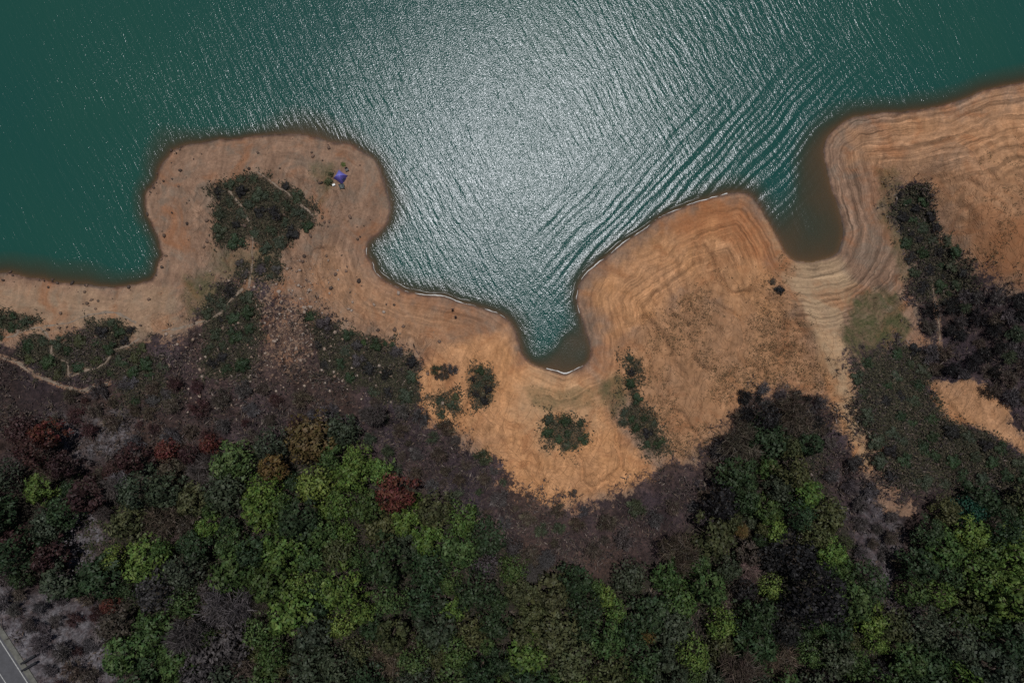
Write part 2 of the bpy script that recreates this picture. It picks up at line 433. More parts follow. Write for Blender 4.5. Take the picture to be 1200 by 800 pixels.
class NT:
    def __init__(s, name):
        s.m, s.n, s.l = new_mat(name)
        s.out = s.n.new('ShaderNodeOutputMaterial')
    def node(s, t, ins=None, **kw):
        x = s.n.new(t)
        for k, v in kw.items(): setattr(x, k, v)
        for k, v in (ins or {}).items(): s.set(x, k, v)
        return x
    def set(s, x, k, v):
        i = x.inputs[k]
        if isinstance(v, bpy.types.NodeSocket): s.l.new(v, i)
        else:
            if i.type == 'RGBA' and len(v) == 3: v = (*v, 1)
            i.default_value = v
    def math(s, op, a, b=0.0, c=None, clamp=False):
        x = s.node('ShaderNodeMath', operation=op, use_clamp=clamp)
        s.set(x, 0, a); s.set(x, 1, b)
        if c is not None: s.set(x, 2, c)
        return x.outputs[0]
    def mix(s, f, a, b, blend='MIX'):
        x = s.node('ShaderNodeMix', data_type='RGBA', blend_type=blend)
        s.set(x, 0, f); s.set(x, 6, a); s.set(x, 7, b)
        return x.outputs[2]
    def attr(s, n): return s.node('ShaderNodeAttribute', attribute_name=n).outputs['Fac']
    def noise(s, vec, scale, detail=3, rough=0.5, dist=0.0):
        x = s.node('ShaderNodeTexNoise', {'Scale': scale, 'Detail': detail, 'Roughness': rough, 'Distortion': dist})
        if vec is not None: s.l.new(vec, x.inputs['Vector'])
        return x.outputs['Fac']
    def rng(s, v, a, b, c, d):
        x = s.node('ShaderNodeMapRange', {1: a, 2: b, 3: c, 4: d}); s.l.new(v, x.inputs[0])
        return x.outputs[0]
    def ramp(s, v, stops):
        x = s.node('ShaderNodeValToRGB'); e = x.color_ramp.elements
        while len(e) > 1: e.remove(e[-1])
        e[0].position = stops[0][0]; e[0].color = (*stops[0][1], 1)
        for p, c in stops[1:]:
            k = e.new(p); k.color = (*c, 1)
        s.l.new(v, x.inputs[0]); return x.outputs[0]
    def scale(s, col, f):
        x = s.node('ShaderNodeVectorMath', operation='SCALE'); s.l.new(col, x.inputs[0]); s.set(x, 'Scale', f)
        return x.outputs[0]
    def pos(s): return s.node('ShaderNodeNewGeometry').outputs['Position']
    def mapv(s, v, scale=(1, 1, 1), rot=(0, 0, 0)):
        # turn first, then stretch
        a = s.node('ShaderNodeVectorRotate', {'Angle': rot[2]}, rotation_type='Z_AXIS'); s.l.new(v, a.inputs['Vector'])
        b = s.node('ShaderNodeVectorMath', operation='MULTIPLY'); s.l.new(a.outputs[0], b.inputs[0]); b.inputs[1].default_value = scale
        return b.outputs[0]
    def surf(s, sh): s.l.new(sh, s.out.inputs['Surface'])
    def principled(s, **ins):
        return s.node('ShaderNodeBsdfPrincipled', {k.replace('_', ' '): v for k, v in ins.items()})

# --- ground
def ground_material():
    t = NT('hillside_and_shore')
    p = t.pos()
    d = t.attr('shore')
    big = t.noise(p, 0.06, 4, 0.55)
    mid = t.noise(p, 0.45, 4, 0.6)
    fine = t.noise(p, 2.6, 5, 0.7)
    speck = t.noise(p, 6.5, 2, 0.6)
    brown = t.mix(t.rng(mid, 0.3, 0.7, 0, 1), (0.138, 0.083, 0.055), (0.215, 0.134, 0.090))
    orange = t.mix(t.rng(mid, 0.3, 0.7, 0, 1), (0.290, 0.142, 0.063), (0.385, 0.198, 0.094))
    of = t.math('MULTIPLY', t.attr('orange'), t.rng(big, 0.25, 0.6, 0.6, 1.1), clamp=True)
    sand = t.mix(of, brown, orange)
    sa = t.attr('stripe')
    calm = t.math('MULTIPLY_ADD', sa, -0.72, 1.0)
    mott = t.noise(p, 1.1, 5, 0.75, 0.6)
    grey = t.math('MULTIPLY', t.rng(t.noise(p, 0.22, 4, 0.65, 0.5), 0.48, 0.62, 0, 0.65), t.rng(of, 0, 0.6, 1, 0.1))
    sand = t.mix(grey, sand, (0.128, 0.098, 0.074))
    sand = t.scale(sand, t.math('ADD', t.math('MULTIPLY', t.math('SUBTRACT', t.rng(mott, 0.32, 0.68, 0.84, 1.15), 1.0), calm), 1.0))
    rl = t.math('ABSOLUTE', t.math('SUBTRACT', t.noise(t.mapv(p, (0.42, 0.11, 1), (0, 0, R(24))), 1.0, 2, 0.45, 0.5), 0.5))
    rl2 = t.math('ABSOLUTE', t.math('SUBTRACT', t.noise(t.mapv(p, (0.46, 0.12, 1), (0, 0, R(-38))), 1.0, 2, 0.45, 0.5), 0.5))
    rill = t.math('MULTIPLY', t.math('MULTIPLY', t.rng(t.math('MINIMUM', rl, rl2), 0.0, 0.012, 1, 0), calm), t.rng(d, 4, 9, 0, 1))
    sand = t.mix(t.math('MULTIPLY', rill, 0.26), sand, t.mix(1.0, sand, (0.50, 0.43, 0.38), 'MULTIPLY'))
    # long washed streaks and damp tracks down the slope
    wash = t.noise(t.mapv(p, (0.5, 0.09, 1), (0, 0, R(12))), 1.0, 4, 0.65, 1.2)
    sand = t.scale(sand, t.rng(wash, 0.35, 0.65, 0.80, 1.18))
    sand = t.mix(t.math('MULTIPLY', t.attr('pale'), t.rng(mid, 0.25, 0.6, 0.5, 0.95)), sand, (0.285, 0.195, 0.118))
    # reddish clay patches
    red = t.rng(t.noise(p, 0.16, 4, 0.6, 0.8), 0.52, 0.68, 0, 0.55)
    red = t.math('MAXIMUM', red, t.math('MULTIPLY', t.attr('clay'), t.rng(mid, 0.25, 0.6, 0.35, 1.0)))
    sand = t.mix(red, sand, (0.205, 0.082, 0.034))
    # strand lines
    warp = t.math('MULTIPLY', t.math('SUBTRACT', t.noise(p, 0.09, 5, 0.6), 0.5), 4.6)
    dd = t.math('ADD', d, warp)
    px = t.node('ShaderNodeSeparateXYZ'); t.l.new(p, px.inputs[0])
    cv = t.node('ShaderNodeCombineXYZ', {0: t.math('MULTIPLY', dd, 1.7), 1: t.math('MULTIPLY', px.outputs[0], 0.035), 2: t.math('MULTIPLY', px.outputs[1], 0.035)})
    st = t.noise(cv.outputs[0], 1.0, 4, 0.7)
    stf = t.rng(st, 0.37, 0.63, 0.50, 1.46)
    stx = t.math('ADD', t.math('MULTIPLY', t.math('SUBTRACT', stf, 1.0), t.math('MULTIPLY', sa, t.rng(t.noise(p, 0.13, 3, 0.6), 0.35, 0.6, 0.5, 1.0))), 1.0)
    sand = t.scale(sand, stx)
    sand = t.scale(sand, t.rng(fine, 0.3, 0.7, 0.80, 1.18))
    # dark pebbles and crumbs on the sand
    pb = t.math('MULTIPLY', t.rng(speck, 0.64, 0.72, 0, 0.45), t.rng(mid, 0.4, 0.6, 0.1, 1))
    sand = t.mix(pb, sand, (0.055, 0.034, 0.024))
    # dry stubble on the headland
    dry = t.math('MULTIPLY', t.attr('dry'), t.rng(fine, 0.42, 0.62, 0.0, 0.35))
    sand = t.mix(dry, sand, (0.070, 0.042, 0.023))
    # grass
    gcol = t.mix(t.rng(fine, 0.35, 0.65, 0, 1), (0.028, 0.034, 0.013), (0.072, 0.066, 0.030))
    gf = t.math('MULTIPLY', t.attr('grass'), t.rng(mid, 0.3, 0.6, 0.35, 1.15), clamp=True)
    sand = t.mix(gf, sand, gcol)
    # burnt slope
    bn = t.noise(p, 1.3, 6, 0.8, 0.4)
    bcol = t.ramp(bn, [(0.28, (0.005, 0.0045, 0.005)), (0.40, (0.016, 0.0135, 0.015)), (0.52, (0.033, 0.0265, 0.028)), (0.64, (0.058, 0.043, 0.039)), (0.76, (0.125, 0.100, 0.090))])
    tint = t.mix(t.rng(big, 0.35, 0.65, 0, 1), (0.92, 0.86, 1.05), (1.25, 1.0, 0.82))
    bcol = t.mix(1.0, bcol, tint, 'MULTIPLY')
    bcol = t.scale(bcol, t.rng(t.noise(p, 0.17, 4, 0.65, 0.6), 0.33, 0.67, 0.5, 1.5))
    ash = t.math('MULTIPLY', t.attr('ash'), t.rng(t.noise(p, 0.7, 5, 0.7), 0.38, 0.66, 0.1, 1.0), clamp=True)
    bcol = t.mix(ash, bcol, t.mix(t.rng(fine, 0.3, 0.7, 0, 1), (0.040, 0.040, 0.048), (0.21, 0.20, 0.215)))
    litter_shade = t.ramp(fine, [(0.3, (0.010, 0.011, 0.008)), (0.55, (0.026, 0.025, 0.017)), (0.75, (0.062, 0.050, 0.034))])
    def ragged(a, n, k):     # noise breaks up the rim only
        edge = t.math('MULTIPLY', t.math('MULTIPLY', a, t.math('SUBTRACT', 1.0, a)), 4.0)
        return t.math('ADD', a, t.math('MULTIPLY', t.math('MULTIPLY', t.math('SUBTRACT', n, 0.5), k), edge))
    bf = t.rng(ragged(t.attr('burnt'), t.noise(p, 1.5, 7, 0.8, 0.8), 3.2), 0.38, 0.62, 0, 0.97)
    col = t.mix(bf, sand, bcol)
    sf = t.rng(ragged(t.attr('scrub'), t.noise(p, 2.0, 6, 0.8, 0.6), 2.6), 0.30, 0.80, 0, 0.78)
    col = t.mix(sf, col, litter_shade)  # scrub ground; on the wood floor this dark tone paints shade
    # wet margin along the waterline
    wet = t.math('MULTIPLY', t.rng(t.math('ADD', d, t.math('MULTIPLY', t.math('SUBTRACT', mid, 0.5), 0.8)), 0.12, 0.62, 1, 0), t.rng(d, -0.02, 0.02, 0.7, 1.0), clamp=True)
    col = t.mix(wet, col, t.mix(1.0, col, (0.40, 0.37, 0.38), 'MULTIPLY'))
    bed = t.rng(d, -0.3, 0.0, 1, 0)
    col = t.mix(bed, col, (0.098, 0.056, 0.034))
    hgt = t.math('ADD', t.math('MULTIPLY', fine, 0.055), t.math('MULTIPLY', st, t.math('MULTIPLY', sa, 0.22)))
    hgt = t.math('ADD', hgt, t.math('MULTIPLY', bn, t.math('MULTIPLY', t.attr('burnt'), 0.35)))
    hgt = t.math('SUBTRACT', hgt, t.math('MULTIPLY', rill, 0.07))
    hgt = t.math('ADD', hgt, t.math('MULTIPLY', mott, t.math('MULTIPLY', calm, 0.075)))
    bp = t.node('ShaderNodeBump', {'Strength': 1.0, 'Distance': 1.0, 'Height': hgt})
    b = t.principled(Base_Color=col, Roughness=t.rng(wet, 0, 1, 0.95, 0.55), Normal=bp.outputs[0])
    b.inputs['Specular IOR Level'].default_value = 0.15
    t.surf(b.outputs[0])
    return t.m

# --- water
def water_material():
    t = NT('lake_water')
    p = t.pos()
    dep = t.attr('depth')
    alpha = t.math('SUBTRACT', 1.0, t.math('POWER', 2.718, t.math('MULTIPLY', dep, -2.8)), clamp=True)
    big = t.noise(p, 0.012, 3, 0.5)
    deep = t.mix(t.rng(big, 0.35, 0.65, 0, 1), (0.0062, 0.043, 0.039), (0.0100, 0.050, 0.038))
    shallow = t.mix(t.rng(dep, 0.0, 1.1, 0, 1), (0.036, 0.040, 0.024), deep)
    inner_c = t.node('ShaderNodeBsdfDiffuse', {'Color': shallow})
    tr = t.node('ShaderNodeBsdfTransparent', {'Color': (0.86, 0.84, 0.74)})
    mx = t.node('ShaderNodeMixShader'); t.l.new(alpha, mx.inputs[0]); t.l.new(tr.outputs[0], mx.inputs[1]); t.l.new(inner_c.outputs[0], mx.inputs[2])
    # wind waves: trains that run to the lower left, a refracted set by the headland, and ripples
    sh = t.rng(dep, 0.02, 0.5, 0.15, 1.0)
    wob = t.node('ShaderNodeTexNoise', {'Scale': 0.05, 'Detail': 2}); t.l.new(p, wob.inputs['Vector'])
    wv = t.node('ShaderNodeVectorMath', operation='MULTIPLY_ADD'); t.l.new(wob.outputs['Color'], wv.inputs[0]); wv.inputs[1].default_value = (4, 4, 0); t.l.new(p, wv.inputs[2])
    q = wv.outputs[0]
    refr = t.attr('refracted')
    w1 = t.noise(t.mapv(q, (1.05, 0.10, 1), (0, 0, R(-28))), 1.0, 2, 0.55)
    w1b = t.noise(t.mapv(q, (1.5, 0.42, 1), (0, 0, R(-38))), 1.0, 2, 0.5)
    w2 = t.noise(t.mapv(q, (0.95, 0.06, 1), (0, 0, R(42))), 1.0, 0, 0.4)
    w3 = t.noise(t.mapv(p, (4.2, 3.4, 1), (0, 0, R(-20))), 1.0, 2, 0.55)
    a1 = t.math('MULTIPLY', t.math('MULTIPLY_ADD', refr, -0.6, 1.0), 0.10)
    hsum = t.math('MULTIPLY', w1, a1)
    hsum = t.math('ADD', hsum, t.math('MULTIPLY', w1b, 0.062))
    hsum = t.math('ADD', hsum, t.math('MULTIPLY', w2, t.math('MULTIPLY', refr, 0.15)))
    hsum = t.math('ADD', hsum, t.math('MULTIPLY', t.math('MULTIPLY', w3, t.rng(t.noise(p, 0.03, 3, 0.6, 0.6), 0.3, 0.7, 0.8, 1.2)), 0.050))
    hsum = t.math('MULTIPLY', hsum, sh)
    bp = t.node('ShaderNodeBump', {'Strength': 1.0, 'Distance': 1.0, 'Height': hsum})
    gl = t.node('ShaderNodeBsdfGlossy', {'Color': (0.66, 0.68, 0.74), 'Roughness': 0.18, 'Normal': bp.outputs[0]})
    fr = t.node('ShaderNodeFresnel', {'IOR': 1.333, 'Normal': bp.outputs[0]})
    m2 = t.node('ShaderNodeMixShader'); t.l.new(fr.outputs[0], m2.inputs[0]); t.l.new(mx.outputs[0], m2.inputs[1]); t.l.new(gl.outputs[0], m2.inputs[2])
    t.surf(m2.outputs[0])
    return t.m

def foliage_material(name, transl=0.2, lo=0.7, hi=1.3):
    t = NT(name)
    oi = t.node('ShaderNodeObjectInfo')
    g = t.node('ShaderNodeNewGeometry')
    v = t.rng(g.outputs['Random Per Island'], 0, 1, lo, hi)
    tc = t.node('ShaderNodeTexCoord')
    clump = t.rng(t.noise(tc.outputs['Object'], 0.7, 2, 0.5), 0.3, 0.7, 0.6, 1.4)
    col = t.scale(oi.outputs['Color'], t.math('MULTIPLY', v, clump))
    hs = t.node('ShaderNodeHueSaturation', {'Hue': t.rng(t.noise(tc.outputs['Object'], 1.7, 1, 0.5), 0.3, 0.7, 0.475, 0.525), 'Saturation': 1.0, 'Value': 1.0, 'Color': col})
    df = t.principled(Base_Color=hs.outputs[0], Roughness=0.6)
    df.inputs['Specular IOR Level'].default_value = 0.25
    tl = t.node('ShaderNodeBsdfTranslucent', {'Color': hs.outputs[0]})
    m = t.node('ShaderNodeMixShader', {0: transl}); t.l.new(df.outputs[0], m.inputs[1]); t.l.new(tl.outputs[0], m.inputs[2])
    t.surf(m.outputs[0])
    return t.m

def plain(name, col, rough=0.8, var=0.25, scale=2.0, spec=0.3):
    t = NT(name)
    tc = t.node('ShaderNodeTexCoord')
    n = t.noise(tc.outputs['Object'], scale, 4, 0.6)
    c = t.node('ShaderNodeVectorMath', operation='SCALE'); c.inputs[0].default_value = col
    t.l.new(t.rng(n, 0.3, 0.7, 1 - var, 1 + var), c.inputs['Scale'])
    b = t.principled(Base_Color=c.outputs[0], Roughness=rough)
    b.inputs['Specular IOR Level'].default_value = spec
    t.surf(b.outputs[0])
    return t.m

def island_mat(name, cols, rough=0.85):
    t = NT(name)
    g = t.node('ShaderNodeNewGeometry')
    n = len(cols)
    c = t.ramp(g.outputs['Random Per Island'], [(i / max(n - 1, 1), k) for i, k in enumerate(cols)])
    b = t.principled(Base_Color=c, Roughness=rough)
    b.inputs['Specular IOR Level'].default_value = 0.2
    t.surf(b.outputs[0])
    return t.m

M = {}
M['ground'] = ground_material()
M['water'] = water_material()
M['leaf'] = foliage_material('leaves')
M['twig'] = foliage_material('dry_twigs', 0.0, 0.5, 1.5)
M['bark'] = plain('bark', (0.0525, 0.0385, 0.0294), 0.9, 0.4, 5)
M['rock'] = island_mat('rock', [(0.07, 0.0455, 0.035), (0.14, 0.091, 0.0665), (0.21, 0.154, 0.119), (0.252, 0.203, 0.168)])
M['shore_rock'] = island_mat('shore_rock', [(0.0245, 0.0175, 0.0154), (0.063, 0.042, 0.0315), (0.119, 0.077, 0.056), (0.035, 0.028, 0.0245)])
M['burnt_brush'] = island_mat('burnt_brush', [(0.006, 0.0055, 0.006), (0.020, 0.016, 0.017), (0.060, 0.044, 0.042), (0.030, 0.022, 0.022), (0.105, 0.074, 0.056), (0.042, 0.037, 0.027), (0.018, 0.015, 0.017), (0.165, 0.132, 0.115)])
M['dry_tuft'] = island_mat('dry_tuft', [(0.060, 0.036, 0.020), (0.105, 0.062, 0.032), (0.165, 0.100, 0.050), (0.072, 0.055, 0.027)])
M['green_tuft'] = island_mat('green_tuft', [(0.014, 0.0168, 0.0084), (0.028, 0.035, 0.014), (0.049, 0.0525, 0.021), (0.035, 0.0294, 0.0175)])
M['under'] = island_mat('undergrowth_leaf', [(0.0072, 0.0108, 0.0048), (0.0144, 0.021, 0.0078), (0.027, 0.03, 0.012), (0.033, 0.0252, 0.018), (0.018, 0.0144, 0.0132)])
M['path'] = plain('trodden_earth', (0.150, 0.114, 0.086), 0.95, 0.3, 1.2)
M['foam'] = plain('foam', (0.42, 0.41, 0.39), 0.6, 0.2, 4)
M['asphalt'] = plain('asphalt', (0.054, 0.054, 0.059), 0.9, 0.18, 1.5)
M['shoulder'] = plain('concrete_shoulder', (0.0828, 0.0814, 0.0706), 0.9, 0.3, 1.2)
M['line'] = plain('road_paint', (0.272, 0.272, 0.264), 0.7, 0.25, 3)
M['dark_wood'] = plain('tarred_wood', (0.008, 0.008, 0.010), 0.8, 0.4, 4)

# ------------------------------------------------------------------ terrain mesh
ny, nx = GX.shape
idx = np.arange(ny * nx).reshape(ny, nx)
quads = np.stack([idx[:-1, :-1].ravel(), idx[:-1, 1:].ravel(), idx[1:, 1:].ravel(), idx[1:, :-1].ravel()], 1)
tm = quads_mesh('hillside', np.stack([GX.ravel(), GY.ravel(), Z.ravel()], 1), quads, M['ground'], True)
for nm, A in (('shore', D), ('orange', m_orange), ('burnt', m_burnt), ('grass', m_grass), ('stripe', m_stripe), ('dry', m_dry), ('ash', m_ash), ('scrub', m_scrub_shade), ('clay', m_clay), ('pale', m_pale)):
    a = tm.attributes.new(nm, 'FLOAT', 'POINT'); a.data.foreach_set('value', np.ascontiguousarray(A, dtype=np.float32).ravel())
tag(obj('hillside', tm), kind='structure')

# ------------------------------------------------------------------ water sheet
wx = axis(-122, 122, 0.7, 900); wy = axis(-24, 78, 0.7, 900)
WX, WY = np.meshgrid(wx, wy)
WZ = sample(Z, WX.ravel(), WY.ravel()).reshape(WX.shape)
keep = np.minimum.reduce([WZ[:-1, :-1], WZ[:-1, 1:], WZ[1:, 1:], WZ[1:, :-1]]) < 0.05
wi = np.arange(WX.size).reshape(WX.shape)
wq = np.stack([wi[:-1, :-1][keep], wi[:-1, 1:][keep], wi[1:, 1:][keep], wi[1:, :-1][keep]], 1)
used, inv = np.unique(wq.ravel(), return_inverse=True)
wco = np.stack([WX.ravel(), WY.ravel(), np.zeros(WX.size)], 1)[used]
wm = quads_mesh('lake', wco, inv.reshape(-1, 4), M['water'], True)
a = wm.attributes.new('depth', 'FLOAT', 'POINT'); a.data.foreach_set('value', np.maximum(-WZ.ravel()[used], 0).astype(np.float32))
rf = smooth01(22, 4, seg_dist(wco[:, 0], wco[:, 1], px_poly0([(710, 285), (790, 225), (880, 180), (950, 140)]))) 
a = wm.attributes.new('refracted', 'FLOAT', 'POINT'); a.data.foreach_set('value', rf.astype(np.float32))
tag(obj('lake', wm), kind='structure')

# foam along the windward waterline
def foam(u0, v0, u1, v1, wid, off, seed):
    i0 = int(np.argmin((shore_px[:, 0] - u0) ** 2 + (shore_px[:, 1] - v0) ** 2))
    i1 = int(np.argmin((shore_px[:, 0] - u1) ** 2 + (shore_px[:, 1] - v1) ** 2))
    pl = shore[i0:i1 + 1]
    L = np.concatenate([[0], np.cumsum(np.linalg.norm(np.diff(pl, axis=0), axis=1))])
    s = np.arange(0, L[-1], 0.12)
    x = np.interp(s, L, pl[:, 0]); y = np.interp(s, L, pl[:, 1])
    tx = np.gradient(x); ty = np.gradient(y); n = np.hypot(tx, ty); nx_, ny_ = -ty / n, tx / n     # towards the lake
    nz = fbm(s, s * 0 + seed, 2.2, 4, seed)
    nw = np.clip(0.35 + 1.5 * fbm(s, s * 0 + 3.3 * seed, 2.0, 4, seed + 9), 0, 1.3)
    o = off + 0.22 * nz
    wv = wid * nw + 0.004
    a_ = np.stack([x + nx_ * o, y + ny_ * o, np.full_like(x, 0.03)], 1)
    b_ = np.stack([x + nx_ * (o + wv), y + ny_ * (o + wv), np.full_like(x, 0.02)], 1)
    return a_, b_, nw
fv, fq = [], []
for a_ in [(432, 290, 592, 372, 0.16, 0.02, 1), (440, 316, 560, 358, 0.08, 0.7, 2), (640, 431, 689, 424, 0.2, 0.0, 3),
           (683, 378, 850, 227, 0.15, 0.02, 4), (677, 350, 830, 232, 0.09, 0.75, 5), (700, 308, 800, 242, 0.07, 1.6, 6)]:
    A_, B_, nw = foam(*a_)
    base = len(fv)
    for p1, p2 in zip(A_, B_): fv += [p1, p2]
    for k in range(len(A_) - 1):
        if nw[k] > 0.08: fq.append((base + 2 * k, base + 2 * k + 2, base + 2 * k + 3, base + 2 * k + 1))
tag(obj('shore_foam', quads_mesh('shore_foam', np.array(fv), np.array(fq), M['foam'])), 'thin white foam lines along the wave-washed sandy shore', 'foam', kind='stuff')

# ------------------------------------------------------------------ foot trails
def ribbon(pts, wid, seed, lift=0.03):
    p = catmull(pts, 6)
    x, y, z = at_many(p[:, 0], p[:, 1])
    L = np.concatenate([[0], np.cumsum(np.hypot(np.diff(x), np.diff(y)))])
    s = np.arange(0, L[-1], 0.3); x = np.interp(s, L, x); y = np.interp(s, L, y)
    wob_ = 0.35 * fbm(s, s * 0 + seed, 2.5, 3, seed)
    tx = np.gradient(x); ty = np.gradient(y); n = np.hypot(tx, ty) + 1e-9; nx_, ny_ = -ty / n, tx / n
    vs = []; qs = []
    for k in range(len(s)):
        ww = wid * (0.7 + 1.3 * float(fbm(s[k:k + 1], np.array([seed * 2.7]), 1.4, 3, seed + 4)[0]))
        for e in (-1.0, -0.5, 0, 0.5, 1.0):
            xx = x[k] + nx_[k] * (wob_[k] + e * ww * 0.5); yy = y[k] + ny_[k] * (wob_[k] + e * ww * 0.5)
            vs.append((xx, yy, ground(xx, yy) + lift * (1.4 - abs(e))))
    for k in range(len(s) - 1):
        for e in range(4):
            i = k * 5 + e; qs.append((i, i + 5, i + 6, i + 1))
    return quads_mesh('footpath', np.array(vs), np.array(qs), M['path'], True)
for i, (k, r) in enumerate(ROUTES.items()):
    tag(obj('footpath', ribbon(r, 0.62 if k in 'ae' else 0.42 if k != 'h' else 0.22, i + 1)), kind='structure')

# ------------------------------------------------------------------ road corner
def strip(name, t0, t1, z, mat, s0=-260, s1=260, step=4.0, ragged=0.0):
    vs = []; qs = []
    ss = np.arange(s0, s1 + 0.1, step)
    for k, s_ in enumerate(ss):
        r_ = ragged * random.uniform(-1, 1)
        a_ = road_xy(s_, t0); b_ = road_xy(s_, t1 + r_)
        vs += [(a_[0], a_[1], z), (b_[0], b_[1], z)]
        if k: qs.append((2 * k - 2, 2 * k, 2 * k + 1, 2 * k - 1))
    return quads_mesh(name, np.array(vs), np.array(qs), mat)
tag(obj('road', strip('road', -6.6, 0.45, ROAD_Z, M['asphalt'])), kind='structure')
tag(obj('road_edge_line', strip('road_edge_line', -0.16, 0.0, ROAD_Z + 0.005, M['line'])), kind='structure')
tag(obj('road_centre_line', strip('road_centre_line', -3.3, -3.16, ROAD_Z + 0.005, M['line'])), kind='structure')
bmk = bmesh.new()
for s_ in np.arange(-260, 260, 2.0):
    a_ = road_xy(s_ + 1, 0.96)
    bm_box(bmk, (a_[0], a_[1], ROAD_Z + 0.03), (1.98, 1.02, 0.16), Matrix.Rotation(math.atan2(rd[1], rd[0]), 3, 'Z'))
tag(bm_obj('road_shoulder', bmk, M['shoulder']), kind='structure')

# dark twin-rail barrier beside the road
def barrier():
    c = at(37, 774)
    t_ = empty('barrier', (c.x, c.y, ROAD_Z - 0.02), math.atan2(0.62, 1.0))
    tag(t_, 'dark barrier of two parallel rails beside the road verge', 'barrier')
    for sy in (-0.55, 0.55):
        b = bmesh.new(); bm_box(b, (0.25 * (1 if sy > 0 else -1), sy, 0.75), (2.9, 0.34, 0.16), bevel=0.02); bm_obj('rail', b, M['dark_wood'], t_)
        for sx in (-1.1, 1.1):
            b = bmesh.new(); bm_box(b, (sx + 0.25 * (1 if sy > 0 else -1), sy, 0.335), (0.16, 0.16, 0.67), bevel=0.015); bm_obj('post', b, M['dark_wood'], t_)
barrier()
M['scrub'] = island_mat('low_scrub', [(0.010, 0.011, 0.007), (0.024, 0.025, 0.014), (0.046, 0.044, 0.024), (0.026, 0.022, 0.017), (0.085, 0.070, 0.046), (0.020, 0.020, 0.013)])
# ------------------------------------------------------------------ loose cover nobody could count
def clumps(name, pts, blades, length, width, spread, up, mat, seed):
    """tufts of flat blades or twigs that fan out from each point (n,3)"""
    r = np.random.default_rng(seed)
    n = len(pts); m = n * blades
    c = np.repeat(pts, blades, 0)
    sc = np.repeat(r.uniform(0.55, 1.35, n), blades)
    az = r.uniform(0, 2 * np.pi, m); el = r.uniform(up[0], up[1], m)
    d = np.stack([np.cos(az) * np.cos(el), np.sin(az) * np.cos(el), np.sin(el)], 1)
    L = length * sc * r.uniform(0.5, 1.2, m)
    W = width * sc * r.uniform(0.6, 1.4, m)
    side = np.stack([-np.sin(az), np.cos(az), r.uniform(-0.5, 0.5, m)], 1)
    base = c + np.stack([r.normal(0, spread, m) * sc, r.normal(0, spread, m) * sc, np.zeros(m)], 1)
    mid = base + d * (L * 0.55)[:, None]; tip = base + d * L[:, None]; tip[:, 2] -= 0.12 * L
    v = np.stack([base, mid - side * (W * 0.5)[:, None], tip, mid + side * (W * 0.5)[:, None]], 1).reshape(-1, 3)
    q = np.arange(m * 4).reshape(-1, 4)
    return tag(obj(name, quads_mesh(name, v, q, mat)), kind='stuff')

def scatter(n, box, prob):
    """n tries in the box of photograph pixels, kept with prob(u, v, x, y)"""
    u = rng.uniform(box[0], box[2], n); v = rng.uniform(box[1], box[3], n)
    x, y, z = at_many(u, v)
    k = rng.uniform(0, 1, n) < prob(u, v, x, y)
    x, y = x[k], y[k]
    return np.stack([x, y, sample(Z, x, y)], 1)

patch = lambda x, y, sc, sd: fbm(x, y, sc, 3, sd)
def on_land(x, y): return (at_mask(D, x, y) > 0.6) & (np.abs(at_mask(RT, x, y) + 2.4) > 4.4)
pts = scatter(62000, (-60, 190, 1260, 850), lambda u, v, x, y: on_land(x, y) * at_mask(m_burnt, x, y) * np.clip(0.55 + 1.5 * patch(x, y, 5, 51), 0.06, 1) * (1 - at_mask(m_path, x, y)) * (1 - 0.75 * at_mask(m_ash, x, y) * (v > 560)))
tag(clumps('burnt_brush', pts, 6, 0.95, 0.14, 0.28, (0.2, 1.35), M['burnt_brush'], 1), 'charred purple-brown brushwood covering the burnt slope', 'brush')
pts = scatter(44000, (660, 160, 1215, 560), lambda u, v, x, y: on_land(x, y) * at_mask(m_dry, x, y) * np.clip(0.35 + 2.2 * patch(x, y, 7, 52), 0.03, 1))
tag(clumps('dry_stubble', pts, 5, 0.42, 0.075, 0.15, (0.1, 1.2), M['dry_tuft'], 2), 'dry brown stubble on the sandy headland', 'dry grass')
pts = scatter(26000, (-40, 150, 1260, 560), lambda u, v, x, y: on_land(x, y) * (at_mask(D, x, y) > 3.0) * (1 - at_mask(m_burnt, x, y)) * np.clip(-0.06 + 0.55 * patch(x, y, 7, 53), 0, 0.5) * (1 - at_mask(m_orange, x, y)) * (1 - at_mask(m_path, x, y)))
tag(clumps('beach_stubble', pts, 4, 0.30, 0.06, 0.12, (0.1, 1.2), M['dry_tuft'], 3), 'thin dry weeds dotted over the drawdown beach', 'dry grass')
pts = scatter(26000, (180, 170, 1110, 500), lambda u, v, x, y: on_land(x, y) * np.clip(1.3 * at_mask(m_grass, x, y) - 0.1, 0, 1) * np.clip(0.6 + patch(x, y, 3, 54), 0, 1))
tag(clumps('green_grass', pts, 5, 0.30, 0.07, 0.15, (0.2, 1.3), M['green_tuft'], 4), 'short olive green grass in damp hollows of the shore', 'grass')

pts = scatter(190000, (-20, 195, 1220, 610), lambda u, v, x, y: on_land(x, y) * np.clip(1.15 * at_mask(m_scrub_shade, x, y) ** 1.5, 0, 1) * ~inside(u, v, FOREST) * (1 - at_mask(m_path, x, y)))
tag(clumps('low_scrub', pts, 5, 0.60, 0.16, 0.25, (0.1, 1.2), M['scrub'], 5), 'low dark scrub filling the thicket patches', 'scrub')

